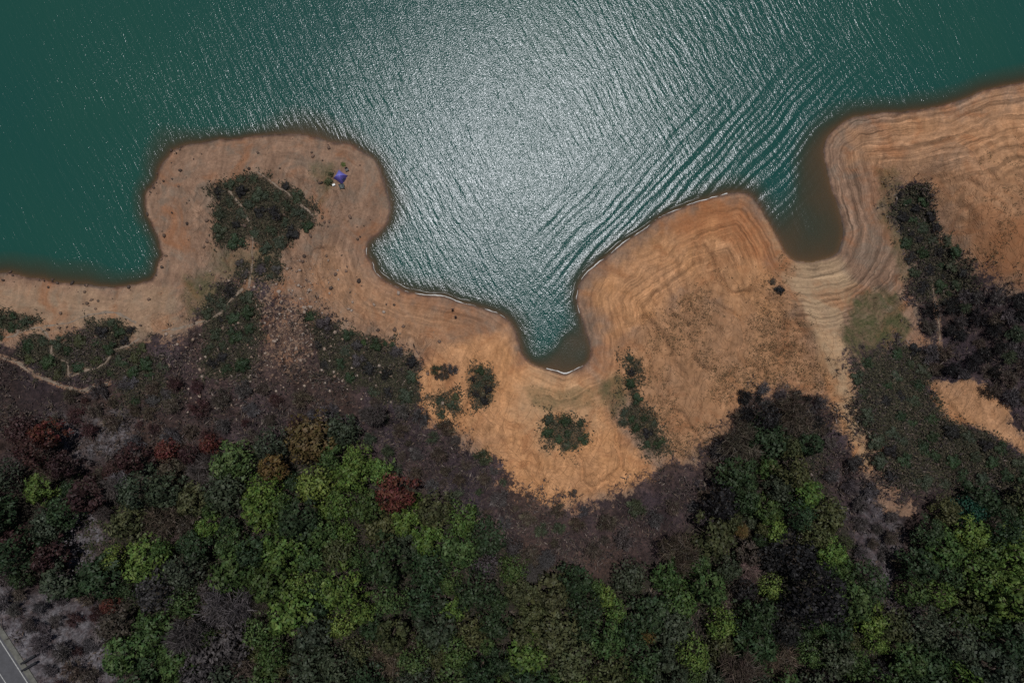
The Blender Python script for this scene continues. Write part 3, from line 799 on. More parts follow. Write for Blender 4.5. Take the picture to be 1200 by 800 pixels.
# ------------------------------------------------------------------ stones
def stones(name, pts, smin, smax, mat, seed, power=2.2):
    r = np.random.default_rng(seed)
    bm = bmesh.new(); bmesh.ops.create_icosphere(bm, subdivisions=1, radius=1.0)
    bv = np.array([v.co[:] for v in bm.verts]); bf = np.array([[v.index for v in f.verts] for f in bm.faces]); bm.free()
    n = len(pts); nv = len(bv)
    s = smin + (smax - smin) * r.uniform(0, 1, n) ** power
    jit = r.uniform(0.68, 1.18, (n, nv, 1))
    ax = np.stack([r.uniform(0.7, 1.3, n), r.uniform(0.7, 1.3, n), r.uniform(0.45, 0.85, n)], 1)
    an = r.uniform(0, 6.28, n); ca, sa = np.cos(an), np.sin(an)
    V = bv[None] * jit * ax[:, None] * s[:, None, None]
    X = V[..., 0] * ca[:, None] - V[..., 1] * sa[:, None]; Y = V[..., 0] * sa[:, None] + V[..., 1] * ca[:, None]
    V = np.stack([X, Y, V[..., 2]], -1) + pts[:, None, :] + np.array([0, 0, 0.25])[None, None] * s[:, None, None]
    Fq = (bf[None] + (np.arange(n) * nv)[:, None, None]).reshape(-1, 3)
    return obj(name, quads_mesh(name, V.reshape(-1, 3), Fq, mat))
pts = scatter(5200, (195, 300, 520, 520), lambda u, v, x, y: on_land(x, y) * np.clip(1.25 * np.exp(-((u - 338) / 42) ** 2 - ((v - 372) / 52) ** 2) + 0.35 * np.exp(-((u - 225) / 60) ** 2 - ((v - 430) / 60) ** 2) + 0.22 * np.exp(-((u - 420) / 70) ** 2 - ((v - 440) / 50) ** 2), 0, 1))
tag(stones('scattered_stones', pts, 0.10, 0.42, M['rock'], 3), 'pale loose stones scattered down the slope behind the round peninsula', 'stones', kind='stuff')
pts = scatter(14000, (-20, 150, 470, 400), lambda u, v, x, y: (at_mask(D, x, y) > -0.5) * np.clip(0.9 * np.exp(-np.abs(at_mask(D, x, y) - 0.3) / 0.7) * (u < 215) * np.clip(0.4 + 1.5 * patch(x, y, 5, 77), 0, 1) + 0.035 * (at_mask(D, x, y) > 0.3) * (1 - at_mask(m_burnt, x, y)), 0, 1))
tag(stones('shore_rocks', pts, 0.06, 0.48, M['shore_rock'], 4, 3.0), 'dark wet stones strewn along the peninsula waterline', 'stones', kind='stuff')

# ------------------------------------------------------------------ trees and shrubs
def leaf_quads(c, nrm, size, r):
    n = len(c)
    t = r.normal(0, 1, (n, 3)); t -= nrm * (t * nrm).sum(1)[:, None]; t /= np.linalg.norm(t, axis=1)[:, None] + 1e-9
    b = np.cross(nrm, t)
    s = (size * r.uniform(0.6, 1.35, n))[:, None]
    fold = nrm * s * 0.22
    return np.stack([c - t * s * 0.62, c + b * s * 0.38 - fold, c + t * s * 0.62, c - b * s * 0.38 - fold], 1).reshape(-1, 3)

def crown_mesh(name, seed, rad, hgt, nl, per, leaf, mat, lobe=(0.26, 0.46), flat=0.75):
    """leaf clumps over many lobes that together make an uneven dome"""
    r = np.random.default_rng(seed)
    cs, ns = [], []
    for i in range(nl):
        a = 2.399 * i + r.uniform(-0.6, 0.6); q = math.sqrt((i + 0.4) / nl)
        q *= r.uniform(0.75, 1.08)
        lr = rad * r.uniform(*lobe) * (1.1 - 0.35 * q)
        cx, cy = math.cos(a) * q * rad * 0.74, math.sin(a) * q * rad * 0.74
        cz = hgt * (0.42 + 0.50 * (1 - q * q) + r.uniform(-0.14, 0.10))
        k = int(per * (lr / (rad * 0.36)) ** 2)
        d = r.normal(0, 1, (k, 3)); d[:, 2] += 0.55; d /= np.linalg.norm(d, axis=1)[:, None]
        d = d[d[:, 2] > -0.45]
        rr = lr * r.uniform(0.72, 1.10, len(d))[:, None]
        rr[r.uniform(0, 1, len(d)) < 0.06] *= 1.25
        c = np.array([cx, cy, cz]) + d * rr * np.array([1, 1, flat])
        nn = d + r.normal(0, 0.30, d.shape); nn /= np.linalg.norm(nn, axis=1)[:, None]
        cs.append(c); ns.append(nn)
    c = np.concatenate(cs); nn = np.concatenate(ns)
    v = leaf_quads(c, nn, leaf, r)
    return quads_mesh(name, v, np.arange(len(v)).reshape(-1, 4), mat)

def twig_mesh(name, seed, rad, hgt, n, mat, wid=0.055):
    """bare crown: twigs that fan out from forking limbs"""
    r = np.random.default_rng(seed)
    nl = 16
    la = r.uniform(0, 6.28, nl); lq = np.sqrt(r.uniform(0.05, 1, nl)) * rad * 0.7
    lc = np.stack([np.cos(la) * lq, np.sin(la) * lq, hgt * (0.92 - 0.4 * (lq / rad) ** 2) * r.uniform(0.75, 1, nl)], 1)
    w_ = r.integers(0, nl, n)
    d = r.normal(0, 1, (n, 3)); d[:, 2] = np.abs(d[:, 2]) * 0.8 - 0.1; d[:, :2] += lc[w_, :2] / rad * 0.8
    d /= np.linalg.norm(d, axis=1)[:, None]
    b = lc[w_] + r.normal(0, 0.14 * rad, (n, 3)) * np.array([1, 1, 0.5])
    L = rad * r.uniform(0.15, 0.42, n)[:, None]
    sd = np.cross(d, r.normal(0, 1, (n, 3))); sd /= np.linalg.norm(sd, axis=1)[:, None] + 1e-9
    W = wid * r.uniform(0.6, 1.5, n)[:, None]
    v = np.stack([b - sd * W * 0.6, b + d * L - sd * W * 0.25, b + d * L + sd * W * 0.25, b + sd * W * 0.6], 1).reshape(-1, 3)
    return quads_mesh(name, v, np.arange(n * 4).reshape(-1, 4), mat)

def trunk_mesh(name, seed, hgt, rad, thick):
    r = random.Random(seed); b = bmesh.new()
    top = Vector((r.uniform(-.3, .3), r.uniform(-.3, .3), hgt * 0.62))
    bm_tube(b, [(0, 0, -0.5), (0.05, 0, hgt * 0.2), top], [thick, thick * 0.8, thick * 0.5], 7)
    for k in range(6):
        a_ = k * 1.05 + r.uniform(-.3, .3); q = rad * r.uniform(0.45, 0.72)
        st = Vector((0.05, 0, hgt * 0.2)).lerp(top, r.uniform(0.35, 0.95))
        e = Vector((math.cos(a_) * q, math.sin(a_) * q, hgt * r.uniform(0.55, 0.8)))
        bm_tube(b, [st, st.lerp(e, 0.5) + Vector((0, 0, -0.12)), e], [thick * 0.42, thick * 0.28, thick * 0.1], 5)
    me = bpy.data.meshes.new(name); b.to_mesh(me); b.free(); me.materials.append(M['bark'])
    me.polygons.foreach_set('use_smooth', [True] * len(me.polygons))
    return me

def proto(kind, i):
    s_ = 100 * i + 7
    if kind == 'leafy':       # broadleaf tree about 6 m across
        rad, hg = 3.0, (4.6, 5.6, 5.0, 6.2, 4.2, 5.4)[i]
        return crown_mesh('crown', s_, rad, hg, (26, 34, 42, 28, 36, 46)[i], (110, 90, 75, 105, 85, 70)[i], (0.30, 0.27, 0.25, 0.32, 0.28, 0.24)[i], M['leaf'], (0.17, 0.36)), trunk_mesh('trunk', s_, hg, rad, 0.17)
    if kind == 'bare':
        rad, hg = 2.6, (4.4, 3.8, 4.8)[i]
        return twig_mesh('crown', s_, rad, hg, (1500, 1300, 1800)[i], M['twig']), trunk_mesh('trunk', s_, hg, rad, 0.14)
    if kind == 'shrub':
        rad, hg = 1.5, (0.95, 0.75, 1.1, 0.85)[i]
        return crown_mesh('foliage', s_, rad, hg, (13, 16, 12, 18)[i], (90, 75, 95, 70)[i], (0.17, 0.15, 0.18, 0.16)[i], M['leaf'], (0.24, 0.46), 0.7), trunk_mesh('stem', s_, hg, rad, 0.06)
    if kind == 'dryshrub':
        rad, hg = 1.3, (1.2, 1.0, 1.4)[i]
        return twig_mesh('branches', s_, rad, hg, 620, M['twig'], 0.05), trunk_mesh('stem', s_, hg, rad, 0.05)
NPROTO = {'leafy': 6, 'bare': 3, 'shrub': 4, 'dryshrub': 3}
PROTO = {(k, i): proto(k, i) for k, n in NPROTO.items() for i in range(n)}
BASE_R = {'leafy': 2.5, 'bare': 2.5, 'shrub': 1.45, 'dryshrub': 1.4}
TONE = {  # albedo of the foliage, and how one would say it
 'bright': ((0.062, 0.1, 0.021), 'bright green'), 'lime': ((0.082, 0.116, 0.025), 'yellow green'), 'mid': ((0.04, 0.067, 0.019), 'mid green'),
 'dark': ((0.021, 0.037, 0.015), 'dark green'), 'teal': ((0.008, 0.042, 0.024), 'deep bottle green'), 'olive': ((0.048, 0.052, 0.021), 'olive green'),
 'ochre': ((0.082, 0.055, 0.019), 'ochre yellow'), 'rust': ((0.075, 0.024, 0.017), 'rust red'), 'maroon': ((0.036, 0.017, 0.016), 'dark maroon'),
 'brown': ((0.05, 0.038, 0.028), 'dull brown'), 'grey': ((0.048, 0.041, 0.041), 'purplish grey'), 'ash': ((0.11, 0.10, 0.105), 'pale ash grey'),
 'pink': ((0.10, 0.070, 0.064), 'pale pinkish'), 'char': ((0.012, 0.011, 0.011), 'charred black'), 'sage': ((0.033, 0.042, 0.024), 'grey green')}

PLANTS = []      # (kind, u, v, radius in photograph pixels, tone, group)
def plant(kind, u, v, r, tone, group): PLANTS.append((kind, u, v, r, tone, group))
WOOD = 'trees of the hillside wood'; SCRUB = 'shrubs on the shore slope'
for a_ in [('leafy', 464, 577, 25, 'rust'), ('leafy', 360, 517, 30, 'ochre'), ('leafy', 322, 548, 18, 'ochre'), ('leafy', 45, 527, 22, 'maroon'), ('leafy', 22, 505, 20, 'maroon'), ('leafy', 58, 508, 18, 'rust'),
           ('leafy', 75, 545, 17, 'maroon'), ('leafy', 158, 536, 18, 'maroon'), ('leafy', 190, 530, 15, 'rust'), ('leafy', 222, 532, 14, 'maroon'), ('leafy', 245, 522, 13, 'rust'), ('leafy', 130, 552, 14, 'maroon'),
           ('leafy', 40, 576, 19, 'bright'), ('leafy', 18, 640, 20, 'maroon'), ('leafy', 35, 665, 16, 'brown'), ('leafy', 8, 600, 20, 'dark'), ('leafy', 75, 600, 22, 'dark'), ('leafy', 50, 620, 22, 'sage'),
           ('leafy', 365, 573, 24, 'lime'), ('leafy', 398, 590, 20, 'bright'), ('leafy', 300, 600, 25, 'bright'), ('leafy', 310, 572, 22, 'bright'), ('leafy', 410, 560, 22, 'bright'), ('leafy', 402, 628, 15, 'bright'), ('leafy', 420, 540, 20, 'bright'),
           ('leafy', 245, 618, 15, 'bright'), ('leafy', 350, 610, 24, 'dark'), ('leafy', 330, 645, 26, 'bright'), ('leafy', 270, 672, 30, 'mid'), ('leafy', 165, 660, 28, 'bright'), ('leafy', 130, 655, 16, 'lime'),
           ('leafy', 150, 690, 15, 'dark'), ('leafy', 335, 722, 28, 'bright'), ('leafy', 395, 735, 18, 'lime'), ('leafy', 300, 745, 20, 'mid'), ('leafy', 220, 590, 20, 'olive'), ('leafy', 195, 575, 20, 'sage'),
           ('leafy', 600, 668, 20, 'mid'), ('leafy', 475, 610, 20, 'bright'), ('leafy', 500, 630, 22, 'bright'), ('leafy', 450, 660, 28, 'dark'), ('leafy', 500, 665, 26, 'dark'), ('leafy', 422, 720, 15, 'lime'),
           ('leafy', 712, 703, 13, 'lime'), ('leafy', 722, 716, 15, 'bright'), ('leafy', 625, 712, 18, 'olive'), ('leafy', 650, 740, 30, 'olive'), ('leafy', 620, 770, 26, 'bright'), ('leafy', 460, 745, 20, 'olive'),
           ('leafy', 905, 515, 26, 'dark'), ('leafy', 928, 524, 15, 'olive'), ('leafy', 898, 490, 18, 'char'), ('leafy', 880, 590, 18, 'dark'), ('leafy', 900, 598, 18, 'mid'), ('leafy', 945, 580, 20, 'bright'), ('leafy', 940, 605, 20, 'dark'),
           ('leafy', 912, 624, 16, 'lime'), ('leafy', 960, 630, 20, 'olive'), ('leafy', 975, 648, 18, 'bright'), ('leafy', 938, 660, 26, 'char'), ('leafy', 960, 700, 34, 'char'), ('leafy', 920, 735, 24, 'char'), ('leafy', 905, 690, 16, 'lime'),
           ('leafy', 1022, 728, 20, 'lime'), ('leafy', 1030, 755, 14, 'bright'), ('leafy', 860, 612, 14, 'olive'), ('leafy', 880, 650, 16, 'brown'), ('leafy', 832, 690, 20, 'mid'), ('leafy', 845, 730, 20, 'bright'), ('leafy', 815, 768, 20, 'bright'),
           ('leafy', 1135, 598, 19, 'teal'), ('leafy', 1138, 625, 22, 'bright'), ('leafy', 1110, 645, 24, 'mid'), ('leafy', 1160, 645, 22, 'mid'), ('leafy', 1155, 680, 24, 'bright'), ('leafy', 1140, 705, 14, 'olive'), ('leafy', 1185, 700, 24, 'bright'),
           ('leafy', 1110, 700, 16, 'bright'), ('leafy', 1165, 740, 20, 'mid'), ('leafy', 1085, 735, 24, 'sage'), ('leafy', 1190, 760, 24, 'dark'), ('leafy', 1065, 775, 20, 'mid'), ('leafy', 1010, 785, 18, 'mid'),
           ('leafy', 955, 770, 18, 'mid'), ('leafy', 985, 740, 20, 'dark'), ('leafy', 125, 711, 11, 'rust'),
           ('bare', 122, 600, 10, 'grey'), ('bare', 128, 572, 15, 'grey'), ('bare', 117, 742, 12, 'ash'), ('bare', 206, 630, 9, 'pink'), ('bare', 880, 672, 14, 'pink'),
           ('bare', 135, 565, 12, 'ash'), ('bare', 870, 622, 9, 'ochre'), ('bare', 760, 745, 12, 'ochre'), ('bare', 640, 655, 12, 'grey'), ('bare', 440, 485, 14, 'grey')]:
    plant(*a_, WOOD)

def in_px(poly, u, v): return bool(inside(np.array([u], float), np.array([v], float), poly)[0])
def tones(u, v):
    if u < 130: return ['dark', 'maroon', 'maroon', 'sage', 'dark', 'brown'] if v < 700 else ['brown', 'char', 'grey']
    if u < 300 and v > 700: return ['olive', 'brown', 'dark', 'sage', 'brown', 'grey', 'mid']
    if u < 300: return ['dark', 'sage', 'dark', 'mid', 'olive', 'brown', 'grey', 'mid']
    if u < 560: return ['bright', 'mid', 'mid', 'dark', 'mid', 'bright', 'olive', 'dark', 'sage'] if v < 740 else ['mid', 'dark', 'olive', 'sage', 'brown', 'dark']
    if u < 700: return ['mid', 'dark', 'olive', 'mid', 'dark', 'bright'] if v > 680 else ['sage', 'brown', 'dark', 'grey']
    if u < 830: return ['grey', 'brown', 'sage', 'dark', 'mid', 'brown'] if v < 730 else ['dark', 'mid', 'mid', 'sage', 'olive']
    if u < 1075: return ['dark', 'char', 'sage', 'mid', 'olive', 'dark', 'brown']
    return ['mid', 'dark', 'bright', 'sage', 'mid', 'olive', 'dark']
tr_ = random.Random(5)
occ = [(p[1], p[2], p[3]) for p in PLANTS]
tries = 0; count = {'leafy': len([p for p in PLANTS if p[0] == 'leafy']), 'bare': len([p for p in PLANTS if p[0] == 'bare'])}
for r0 in (24, 20, 17, 14, 11):
    for _ in range(2600):
        u = tr_.uniform(-25, 1225); v = tr_.uniform(475, 826)
        r = r0 * tr_.uniform(0.85, 1.15)
        if not in_px(FOREST, u, v) or in_px(LANE, u, v): continue
        if any((u - a) ** 2 + (v - b) ** 2 < (0.68 * (r + c)) ** 2 for a, b, c in occ): continue
        tn = tr_.choice(tones(u, v))
        kind = 'bare' if (tn in ('grey', 'ash', 'brown') and tr_.random() < 0.6) else 'leafy'
        if count[kind] >= 298: continue
        count[kind] += 1
        occ.append((u, v, r)); plant(kind, u, v, r, tn, WOOD)

# shrubs: thickets one can see as dark patches, and single bushes
def thicket(poly, rr, tns, nmax, kind='shrub', pack=0.62):
    us = [p[0] for p in poly]; vs = [p[1] for p in poly]; oc = []
    if kind == 'shrub': rr *= 0.8; nmax = int(nmax * 0.75); pack = 0.85
    for f in (1.0, 0.75, 0.55):
        for _ in range(700):
            if len(oc) >= nmax: return
            u = tr_.uniform(min(us), max(us)); v = tr_.uniform(min(vs), max(vs)); r = rr * f * tr_.uniform(0.8, 1.2)
            if not in_px(poly, u, v) or any((u - a) ** 2 + (v - b) ** 2 < (pack * (r + c)) ** 2 for a, b, c in oc): continue
            q = at(u, v)
            if float(at_mask(m_path, q.x, q.y)[0]) > 0.35: continue
            oc.append((u, v, r)); plant(kind, u, v, r, tr_.choice(tns), SCRUB)
for a_ in THICKETS: thicket(*a_)
for a_ in [(914, 340, 7, 'char'), (905, 330, 6, 'brown'), (672, 578, 6, 'brown'), (385, 213, 6, 'olive'), (402, 193, 4, 'lime'), (388, 204, 4, 'olive')]:
    plant('shrub', *a_, SCRUB)

MARKS = [('the rust red tree', 464, 577), ('the ochre tree', 360, 517), ('the grey road', 10, 785), ('the pale ash lane', 95, 640), ('the wide orange sand gully', 650, 560),
 ('the bottle green round tree', 1135, 598), ('the narrow sand gully', 1000, 500), ('the bare pink patch', 1150, 475), ('the peninsula thicket', 305, 248), ('the round gully thicket', 660, 505),
 ('the loose pale stones', 335, 375), ('the winding trail', 70, 440), ('the dark slope thicket', 1090, 290), ('the grassy bay', 1035, 385), ('the headland crest', 900, 460),
 ('the maroon trees', 50, 515), ('the blackened tree', 960, 700), ('the inlet sand', 560, 450), ('the long thicket', 750, 480), ('the bottom edge middle', 600, 800),
 ('the bottom right corner', 1200, 800), ('the yellow green tree pair', 715, 708), ('the purple burnt slope', 560, 560), ('the gully foot lime tree', 1022, 728), ('the bright wood centre', 360, 610),
 ('the ash slope foot', 800, 640), ('the blue tent', 399, 208), ('the bushy lower wood', 400, 780), ('the lower right wood', 860, 780), ('the shaded lower left wood', 210, 720)]
def direction(du, dv):
    a_ = math.degrees(math.atan2(-dv, du)) % 360
    return ['right of', 'up right of', 'above', 'up left of', 'left of', 'down left of', 'below', 'down right of'][int(((a_ + 22.5) % 360) // 45)]
WORDS = {'leafy': 'tree', 'bare': 'leafless tree', 'shrub': 'bush', 'dryshrub': 'dry twiggy bush'}
rows = []
for (kind, u, v, r, tone, grp) in PLANTS:
    mk = min(MARKS, key=lambda m: (m[1] - u) ** 2 + (m[2] - v) ** 2)
    dist = math.hypot(mk[1] - u, mk[2] - v)
    big = {'leafy': (21, 14.5), 'bare': (20, 13), 'shrub': (11, 8), 'dryshrub': (11, 8)}[kind]
    size = 'large' if r > big[0] else 'medium' if r > big[1] else 'small'
    where = ('at ' if dist < 12 else direction(u - mk[1], v - mk[2]) + ' ') + mk[0]
    rows.append([f'{size} {TONE[tone][1]} {WORDS[kind]}', where, dist])
byl = {}
for i, r_ in enumerate(rows): byl.setdefault((r_[0], r_[1]), []).append(i)
ORD = ['nearest', 'second nearest', 'third nearest', 'fourth nearest', 'fifth nearest', 'sixth nearest', 'seventh nearest', 'eighth nearest', 'ninth nearest', 'tenth nearest']
labels = [None] * len(rows)
for (a_, b_), ids in byl.items():
    ids.sort(key=lambda i: rows[i][2])
    for k, i in enumerate(ids):
        labels[i] = f'{a_} {b_}' if len(ids) == 1 else f'{a_} {b_}, {ORD[min(k, 9)]}'
pr = random.Random(3)
for (kind, u, v, r, tone, grp), lab in zip(PLANTS, labels):
    i = pr.randrange(NPROTO[kind])
    crown, trunk = PROTO[(kind, i)]
    sc = r * S / BASE_R[kind]
    hz = pr.uniform(0.95, 1.5) * (1.0 if sc < 1.1 else 0.92) * (0.55 if kind == 'shrub' else 1.0)
    # stand the crown, not the foot, where the photograph shows it
    q = at(u, v)
    top = q.z + crown.vertices[0].co.z * 0 + (3.4 if kind in ('leafy', 'bare') else 0.8) * sc * hz
    x, y = P0(u, v, top)
    z = ground(x, y)
    t_ = empty({'leafy': 'broadleaf_tree', 'bare': 'bare_tree', 'shrub': 'bush', 'dryshrub': 'dry_bush'}[kind], (x, y, z - 0.05), pr.uniform(0, 6.28), (sc, sc, sc * hz))
    tag(t_, lab, 'tree' if kind in ('leafy', 'bare') else 'bush', grp)
    co = obj(crown.name.split('.')[0], crown, t_)
    k = pr.uniform(0.85, 1.18); c = TONE[tone][0]
    co.color = (c[0] * k * pr.uniform(0.92, 1.08), c[1] * k, c[2] * k * pr.uniform(0.9, 1.1), 1)
    obj(trunk.name.split('.')[0], trunk, t_)

# leaves of the understorey between the trees
fp = FOREST
pts = scatter(26000, (-60, 470, 1260, 850), lambda u, v, x, y: inside(u, v, fp) * (np.abs(at_mask(RT, x, y) + 2.4) > 4.4) * np.clip(0.75 + 0.7 * patch(x, y, 6, 61), 0.1, 1))
tag(clumps('undergrowth', pts, 7, 0.55, 0.26, 0.28, (0.0, 0.9), M['under'], 9), 'dark low undergrowth on the floor of the wood', 'undergrowth')

# fallen pale trunk on the right slope
def fallen(u0, v0, u1, v1, th, lab):
    a_ = at(u0, v0); b_ = at(u1, v1)
    b = bmesh.new(); n = 8; pp = []
    for k in range(n + 1):
        q = a_.lerp(b_, k / n); q.x += 0.25 * math.sin(k * 1.1); q.z = ground(q.x, q.y) + th * 0.8
        pp.append(q - a_)
    bm_tube(b, pp, [th * (1 - 0.7 * k / n) for k in range(n + 1)], 7)
    t_ = empty('fallen_trunk', a_); tag(t_, lab, 'trunk')
    bm_obj('stem', b, M['dead_wood'], t_, True)
    for k in (3, 5, 6):
        b = bmesh.new(); d = (pp[k] - pp[k - 1]).normalized(); s_ = Vector((-d.y, d.x, 0.25)) * (1 if k % 2 else -1)
        bm_tube(b, [pp[k], pp[k] + (d * 0.8 + s_) * 0.5, pp[k] + (d * 1.3 + s_ * 0.9)], [th * 0.4, th * 0.25, th * 0.1], 5)
        bm_obj('branch', b, M['dead_wood'], t_, True)
M['dead_wood'] = plain('bleached_wood', (0.28, 0.23, 0.19), 0.85, 0.25, 4)
fallen(1058, 700, 1070, 722, 0.13, 'pale fallen trunk lying on the purple ash slope above the rusty earth')

# ------------------------------------------------------------------ camp on the peninsula
def cloth_mat(name, col):
    t = NT(name)
    tc = t.node('ShaderNodeTexCoord')
    n = t.noise(tc.outputs['Object'], 6.0, 3, 0.5)
    c = t.node('ShaderNodeVectorMath', operation='SCALE'); c.inputs[0].default_value = col; t.l.new(t.rng(n, 0.3, 0.7, 0.85, 1.15), c.inputs['Scale'])
    wv_ = t.node('ShaderNodeBump', {'Strength': 0.4, 'Distance': 0.05, 'Height': n})
    b = t.principled(Base_Color=c.outputs[0], Roughness=0.55, Normal=wv_.outputs[0]); t.surf(b.outputs[0]); return t.m
M['tent_a'] = cloth_mat('pale_blue_nylon', (0.115, 0.115, 0.40))
M['tent_b'] = cloth_mat('violet_blue_nylon', (0.075, 0.060, 0.25))
M['tent_c'] = cloth_mat('navy_nylon', (0.03, 0.04, 0.13))
M['pole'] = plain('fibreglass_pole', (0.02, 0.02, 0.025), 0.4, 0.1, 3)
M['tent_shade'] = cloth_mat('tent_shade_teal', (0.003, 0.014, 0.014))  # near-black teal that paints the tent's shade
M['black_cloth'] = cloth_mat('black_cloth', (0.012, 0.012, 0.014))
M['white_plastic'] = plain('white_plastic', (0.55, 0.56, 0.55), 0.4, 0.08, 2)

def tent():
    q = at(399, 208)
    t_ = empty('tent', q, R(45 + 12))
    tag(t_, 'blue violet dome tent pitched on the bare tip of the peninsula', 'tent')
    A = 1.12; Ht = 1.45; n = 8
    def surf(u, v):      # u, v in -1..1 on a square floor; dome with creases along the diagonals
        m = max(abs(u), abs(v)); e = 1 - 0.10 * m * m * (1 - (min(abs(u), abs(v)) / (m + 1e-6)) ** 2)
        return Vector((u * A * e, v * A * e, Ht * (1 - m ** 2.2) + 0.02))
    def panel(k, mat):
        b = bmesh.new(); ca, sa = math.cos(k * math.pi / 2), math.sin(k * math.pi / 2); g = []
        for i in range(n + 1):
            m = i / n; row = []
            for j in range(n + 1):
                w_ = (j / n * 2 - 1) * m; u_, v_ = m, w_
                p = surf(u_ * ca - v_ * sa, u_ * sa + v_ * ca); p.z += 0.02 * math.sin(5 * j + 3 * i) * m * (1 - m) * 3
                row.append(b.verts.new(p))
            g.append(row)
        for i in range(n):
            for j in range(n):
                vs = [g[i][j], g[i + 1][j], g[i + 1][j + 1], g[i][j + 1]]
                b.faces.new(vs)
        bmesh.ops.remove_doubles(b, verts=b.verts, dist=1e-5)
        return bm_obj('panel', b, mat, t_, True)
    for k, m_ in enumerate((M['tent_a'], M['tent_a'], M['tent_b'], M['tent_b'])): panel(k, m_)
    for sgn in (1, -1):
        b = bmesh.new(); pp = []
        for i in range(17):
            s_ = i / 8 - 1; p = surf(s_, s_ * sgn); pp.append(p + Vector((0, 0, 0.02)))
        bm_tube(b, pp, [0.016] * 17, 6); bm_obj('pole', b, M['pole'], t_, True)
    b = bmesh.new(); vs = [b.verts.new(v) for v in ((-0.42, -A * 0.93, 0.05), (0.42, -A * 0.93, 0.05), (0.22, -A * 0.66, 0.82), (-0.22, -A * 0.66, 0.82))]
    b.faces.new(vs); r_ = bmesh.ops.extrude_face_region(b, geom=b.faces[:]);
    for v in [x for x in r_['geom'] if isinstance(x, bmesh.types.BMVert)]: v.co += Vector((0, -0.06, 0.03))
    bm_obj('door', b, M['tent_c'], t_)
    for sx, sy in ((1, 1), (1, -1), (-1, 1), (-1, -1)):
        b = bmesh.new(); bm_tube(b, [(sx * A * 0.9, sy * A * 0.9, 0.3), (sx * 1.5, sy * 1.5, 0.02)], [0.008, 0.008], 4); bm_obj('guy_line', b, M['pole'], t_)
tent()

def camp_chair(u, v, rz, mat, lab):
    q = at(u, v); t_ = empty('camp_chair', q, rz); tag(t_, lab, 'chair')
    b = bmesh.new(); bm_box(b, (0, 0, 0.40), (0.52, 0.46, 0.03), bevel=0.008); bm_obj('seat', b, mat, t_)
    b = bmesh.new(); bm_box(b, (0, -0.28, 0.70), (0.52, 0.03, 0.55), Matrix.Rotation(R(14), 3, 'X'), bevel=0.008); bm_obj('backrest', b, mat, t_)
    for sx in (-1, 1):
        b = bmesh.new(); bm_box(b, (sx * 0.3, -0.05, 0.6), (0.07, 0.45, 0.025), bevel=0.006); bm_obj('armrest', b, mat, t_)
        for y0, y1 in ((-0.25, 0.24), (0.24, -0.25)):
            b = bmesh.new(); bm_tube(b, [(sx * 0.28, y0, 0.0), (sx * 0.28, y1, 0.58)], [0.013, 0.013], 6); bm_obj('leg', b, M['pole'], t_)
camp_chair(407, 199.5, R(200), M['black_cloth'], 'small black camp chair just above the blue tent')
def cool_box(u, v, rz):
    q = at(u, v); t_ = empty('cool_box', q, rz); tag(t_, 'tiny white cool box at the lower left of the blue tent', 'box')
    b = bmesh.new(); bm_box(b, (0, 0, 0.17), (0.52, 0.34, 0.34), bevel=0.02); bm_obj('body', b, M['white_plastic'], t_)
    b = bmesh.new(); bm_box(b, (0, 0, 0.375), (0.55, 0.37, 0.06), bevel=0.015); bm_obj('lid', b, M['white_plastic'], t_)
    b = bmesh.new(); bm_tube(b, [(-0.2, 0.2, 0.3), (-0.2, 0.24, 0.36), (0.2, 0.24, 0.36), (0.2, 0.2, 0.3)], [0.014] * 4, 6); bm_obj('handle', b, M['pole'], t_)
cool_box(391.5, 217, R(20))
def shade_patch(u, v, rz):  # thin dark sheet laid as painted shade below the tent
    q = at(u, v); t_ = empty('shade_sheet', q, rz); tag(t_, 'dark teal patch of painted shade below the blue tent', 'ground sheet')
    n, m = 14, 8; vs = []; fs = []
    for i in range(n + 1):
        for j in range(m + 1):
            x, y = (i / n - .5) * 1.9, (j / m - .5) * 1.0
            vs.append((x + 0.05 * math.sin(7 * y), y + 0.05 * math.sin(5 * x), 0.06 + 0.035 * math.sin(9 * x + 4 * y) + 0.03 * math.sin(11 * y - 3 * x)))
    for i in range(n):
        for j in range(m): fs.append((i * (m + 1) + j, (i + 1) * (m + 1) + j, (i + 1) * (m + 1) + j + 1, i * (m + 1) + j + 1))
    o = obj('sheet', mesh_from('sheet', vs, fs, M['tent_shade'], True), t_)
    sm = o.modifiers.new('thickness', 'SOLIDIFY'); sm.thickness = 0.012
shade_patch(398, 219, R(12))

# ------------------------------------------------------------------ two people on the beach
M['skin'] = plain('skin', (0.33, 0.19, 0.13), 0.6, 0.06, 6)
M['hair'] = plain('dark_hair', (0.012, 0.010, 0.009), 0.5, 0.3, 12)
M['shirt_dark'] = cloth_mat('charcoal_shirt', (0.025, 0.025, 0.030))
M['shirt_brown'] = cloth_mat('dark_brown_shirt', (0.045, 0.028, 0.024))
M['trousers'] = cloth_mat('black_trousers', (0.014, 0.014, 0.018))

def skinned(name, verts, edges, radii, mat, parent, root=0, sub=2):
    me = bpy.data.meshes.new(name); me.from_pydata(verts, edges, []); me.materials.append(mat)
    o = obj(name, me, parent)
    sk = o.modifiers.new('skin', 'SKIN'); sk.use_smooth_shade = True
    for i, r_ in enumerate(radii):
        d = me.skin_vertices[0].data[i]; d.radius = r_ if hasattr(r_, '__len__') else (r_, r_); d.use_root = (i == root)
    ss = o.modifiers.new('round', 'SUBSURF'); ss.levels = sub; ss.render_levels = sub
    return o

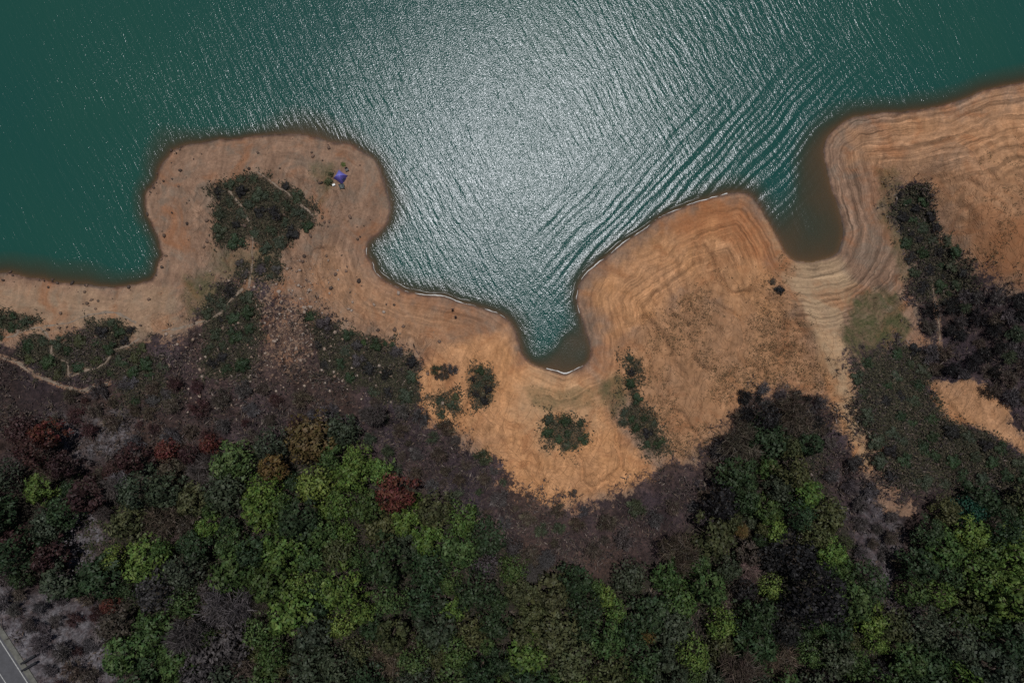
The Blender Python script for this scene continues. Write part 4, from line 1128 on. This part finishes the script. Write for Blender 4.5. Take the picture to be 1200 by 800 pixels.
def person(u, v, rz, stride, arm, shirt, lab):
    q = at(u, v); t_ = empty('person', q, rz); tag(t_, lab, 'person', 'people walking on the beach')
    V, E, Rr = [], [], []
    def add(p, r_, prev=None):
        V.append(p); Rr.append(r_); i = len(V) - 1
        if prev is not None: E.append((prev, i))
        return i
    pel = add((0, 0, 0.93), (0.15, 0.11)); wa = add((0, 0.01, 1.08), (0.135, 0.10), pel); ch = add((0, 0.0, 1.30), (0.165, 0.115), wa)
    nk = add((0, 0.0, 1.47), (0.06, 0.06), ch); jaw = add((0, 0.03, 1.54), (0.065, 0.075), nk); hd = add((0, 0.015, 1.63), (0.08, 0.098), jaw); tp = add((0, 0, 1.70), (0.055, 0.065), hd)
    nose = add((0, 0.125, 1.60), 0.014, hd)
    ends = {}
    for s_ in (-1, 1):
        sw = stride * s_
        hip = add((s_ * 0.09, 0, 0.88), 0.088, pel); kn = add((s_ * 0.10, 0.16 * sw + 0.02, 0.49), 0.058, hip); an = add((s_ * 0.10, 0.28 * sw - 0.03, 0.085), 0.040, kn)
        add((s_ * 0.11, 0.28 * sw + 0.15, 0.035), (0.042, 0.032), an)
        sh_ = add((s_ * 0.19, 0, 1.40), 0.062, ch); a_ = -sw * arm
        el_ = add((s_ * 0.25, 0.10 * a_, 1.13), 0.042, sh_); wr = add((s_ * 0.26, 0.24 * a_ + 0.04, 0.90), 0.028, el_)
        pm = add((s_ * 0.262, 0.26 * a_ + 0.05, 0.82), (0.020, 0.036), wr)
        for k, (dy, L) in enumerate(((-0.03, 0.065), (-0.010, 0.078), (0.010, 0.074), (0.028, 0.055))):
            f1 = add((s_ * 0.262, 0.26 * a_ + 0.05 + dy, 0.80 - L * 0.5), 0.009, pm); add((s_ * 0.250, 0.26 * a_ + 0.06 + dy, 0.80 - L), 0.008, f1)
        th = add((s_ * 0.25, 0.26 * a_ + 0.10, 0.825), 0.010, pm); add((s_ * 0.24, 0.26 * a_ + 0.115, 0.79), 0.009, th)
        ends[s_] = (hip, kn, an, sh_, el_, wr)
    skinned('body', V, E, Rr, M['skin'], t_)
    # clothes a little outside the body
    SV, SE, SR = [], [], []
    def add2(i, g, prev=None):
        SV.append(V[i]); r_ = Rr[i]; SR.append(tuple(k + g for k in (r_ if hasattr(r_, '__len__') else (r_, r_)))); j = len(SV) - 1
        if prev is not None: SE.append((prev, j))
        return j
    w0 = add2(pel, 0.018); w1 = add2(wa, 0.02, w0); w2 = add2(ch, 0.02, w1)
    for s_ in (-1, 1):
        a_ = add2(ends[s_][3], 0.016, w2); add2(ends[s_][4], 0.016, a_)
    skinned('shirt', SV, SE, SR, shirt, t_)
    SV, SE, SR = [], [], []
    w0 = add2(pel, 0.012)
    for s_ in (-1, 1):
        a_ = add2(ends[s_][0], 0.014, w0); b_ = add2(ends[s_][1], 0.016, a_); add2(ends[s_][2], 0.018, b_)
    skinned('trousers', SV, SE, SR, M['trousers'], t_)
    b = bmesh.new(); bmesh.ops.create_uvsphere(b, u_segments=16, v_segments=10, radius=1.0)
    for vv in b.verts:
        p = vv.co; k = 1 + 0.04 * math.sin(9 * p.x + 7 * p.y)
        vv.co = Vector((p.x * 0.105 * k, p.y * 0.122 * k - 0.018, 1.655 + p.z * 0.105 * k))
    bmesh.ops.delete(b, geom=[vv for vv in b.verts if vv.co.z < 1.59 - 0.5 * (vv.co.y + 0.03) * -1 and vv.co.y > -0.05], context='VERTS')
    bm_obj('hair', b, M['hair'], t_, True)
person(530.8, 362.5, R(200), 0.6, 0.8, M['shirt_brown'], 'person in dark brown shirt walking nearest the waterline')
person(534.2, 371.0, R(185), 0.4, 0.6, M['shirt_dark'], 'person in dark grey shirt and trousers a step behind on the beach')
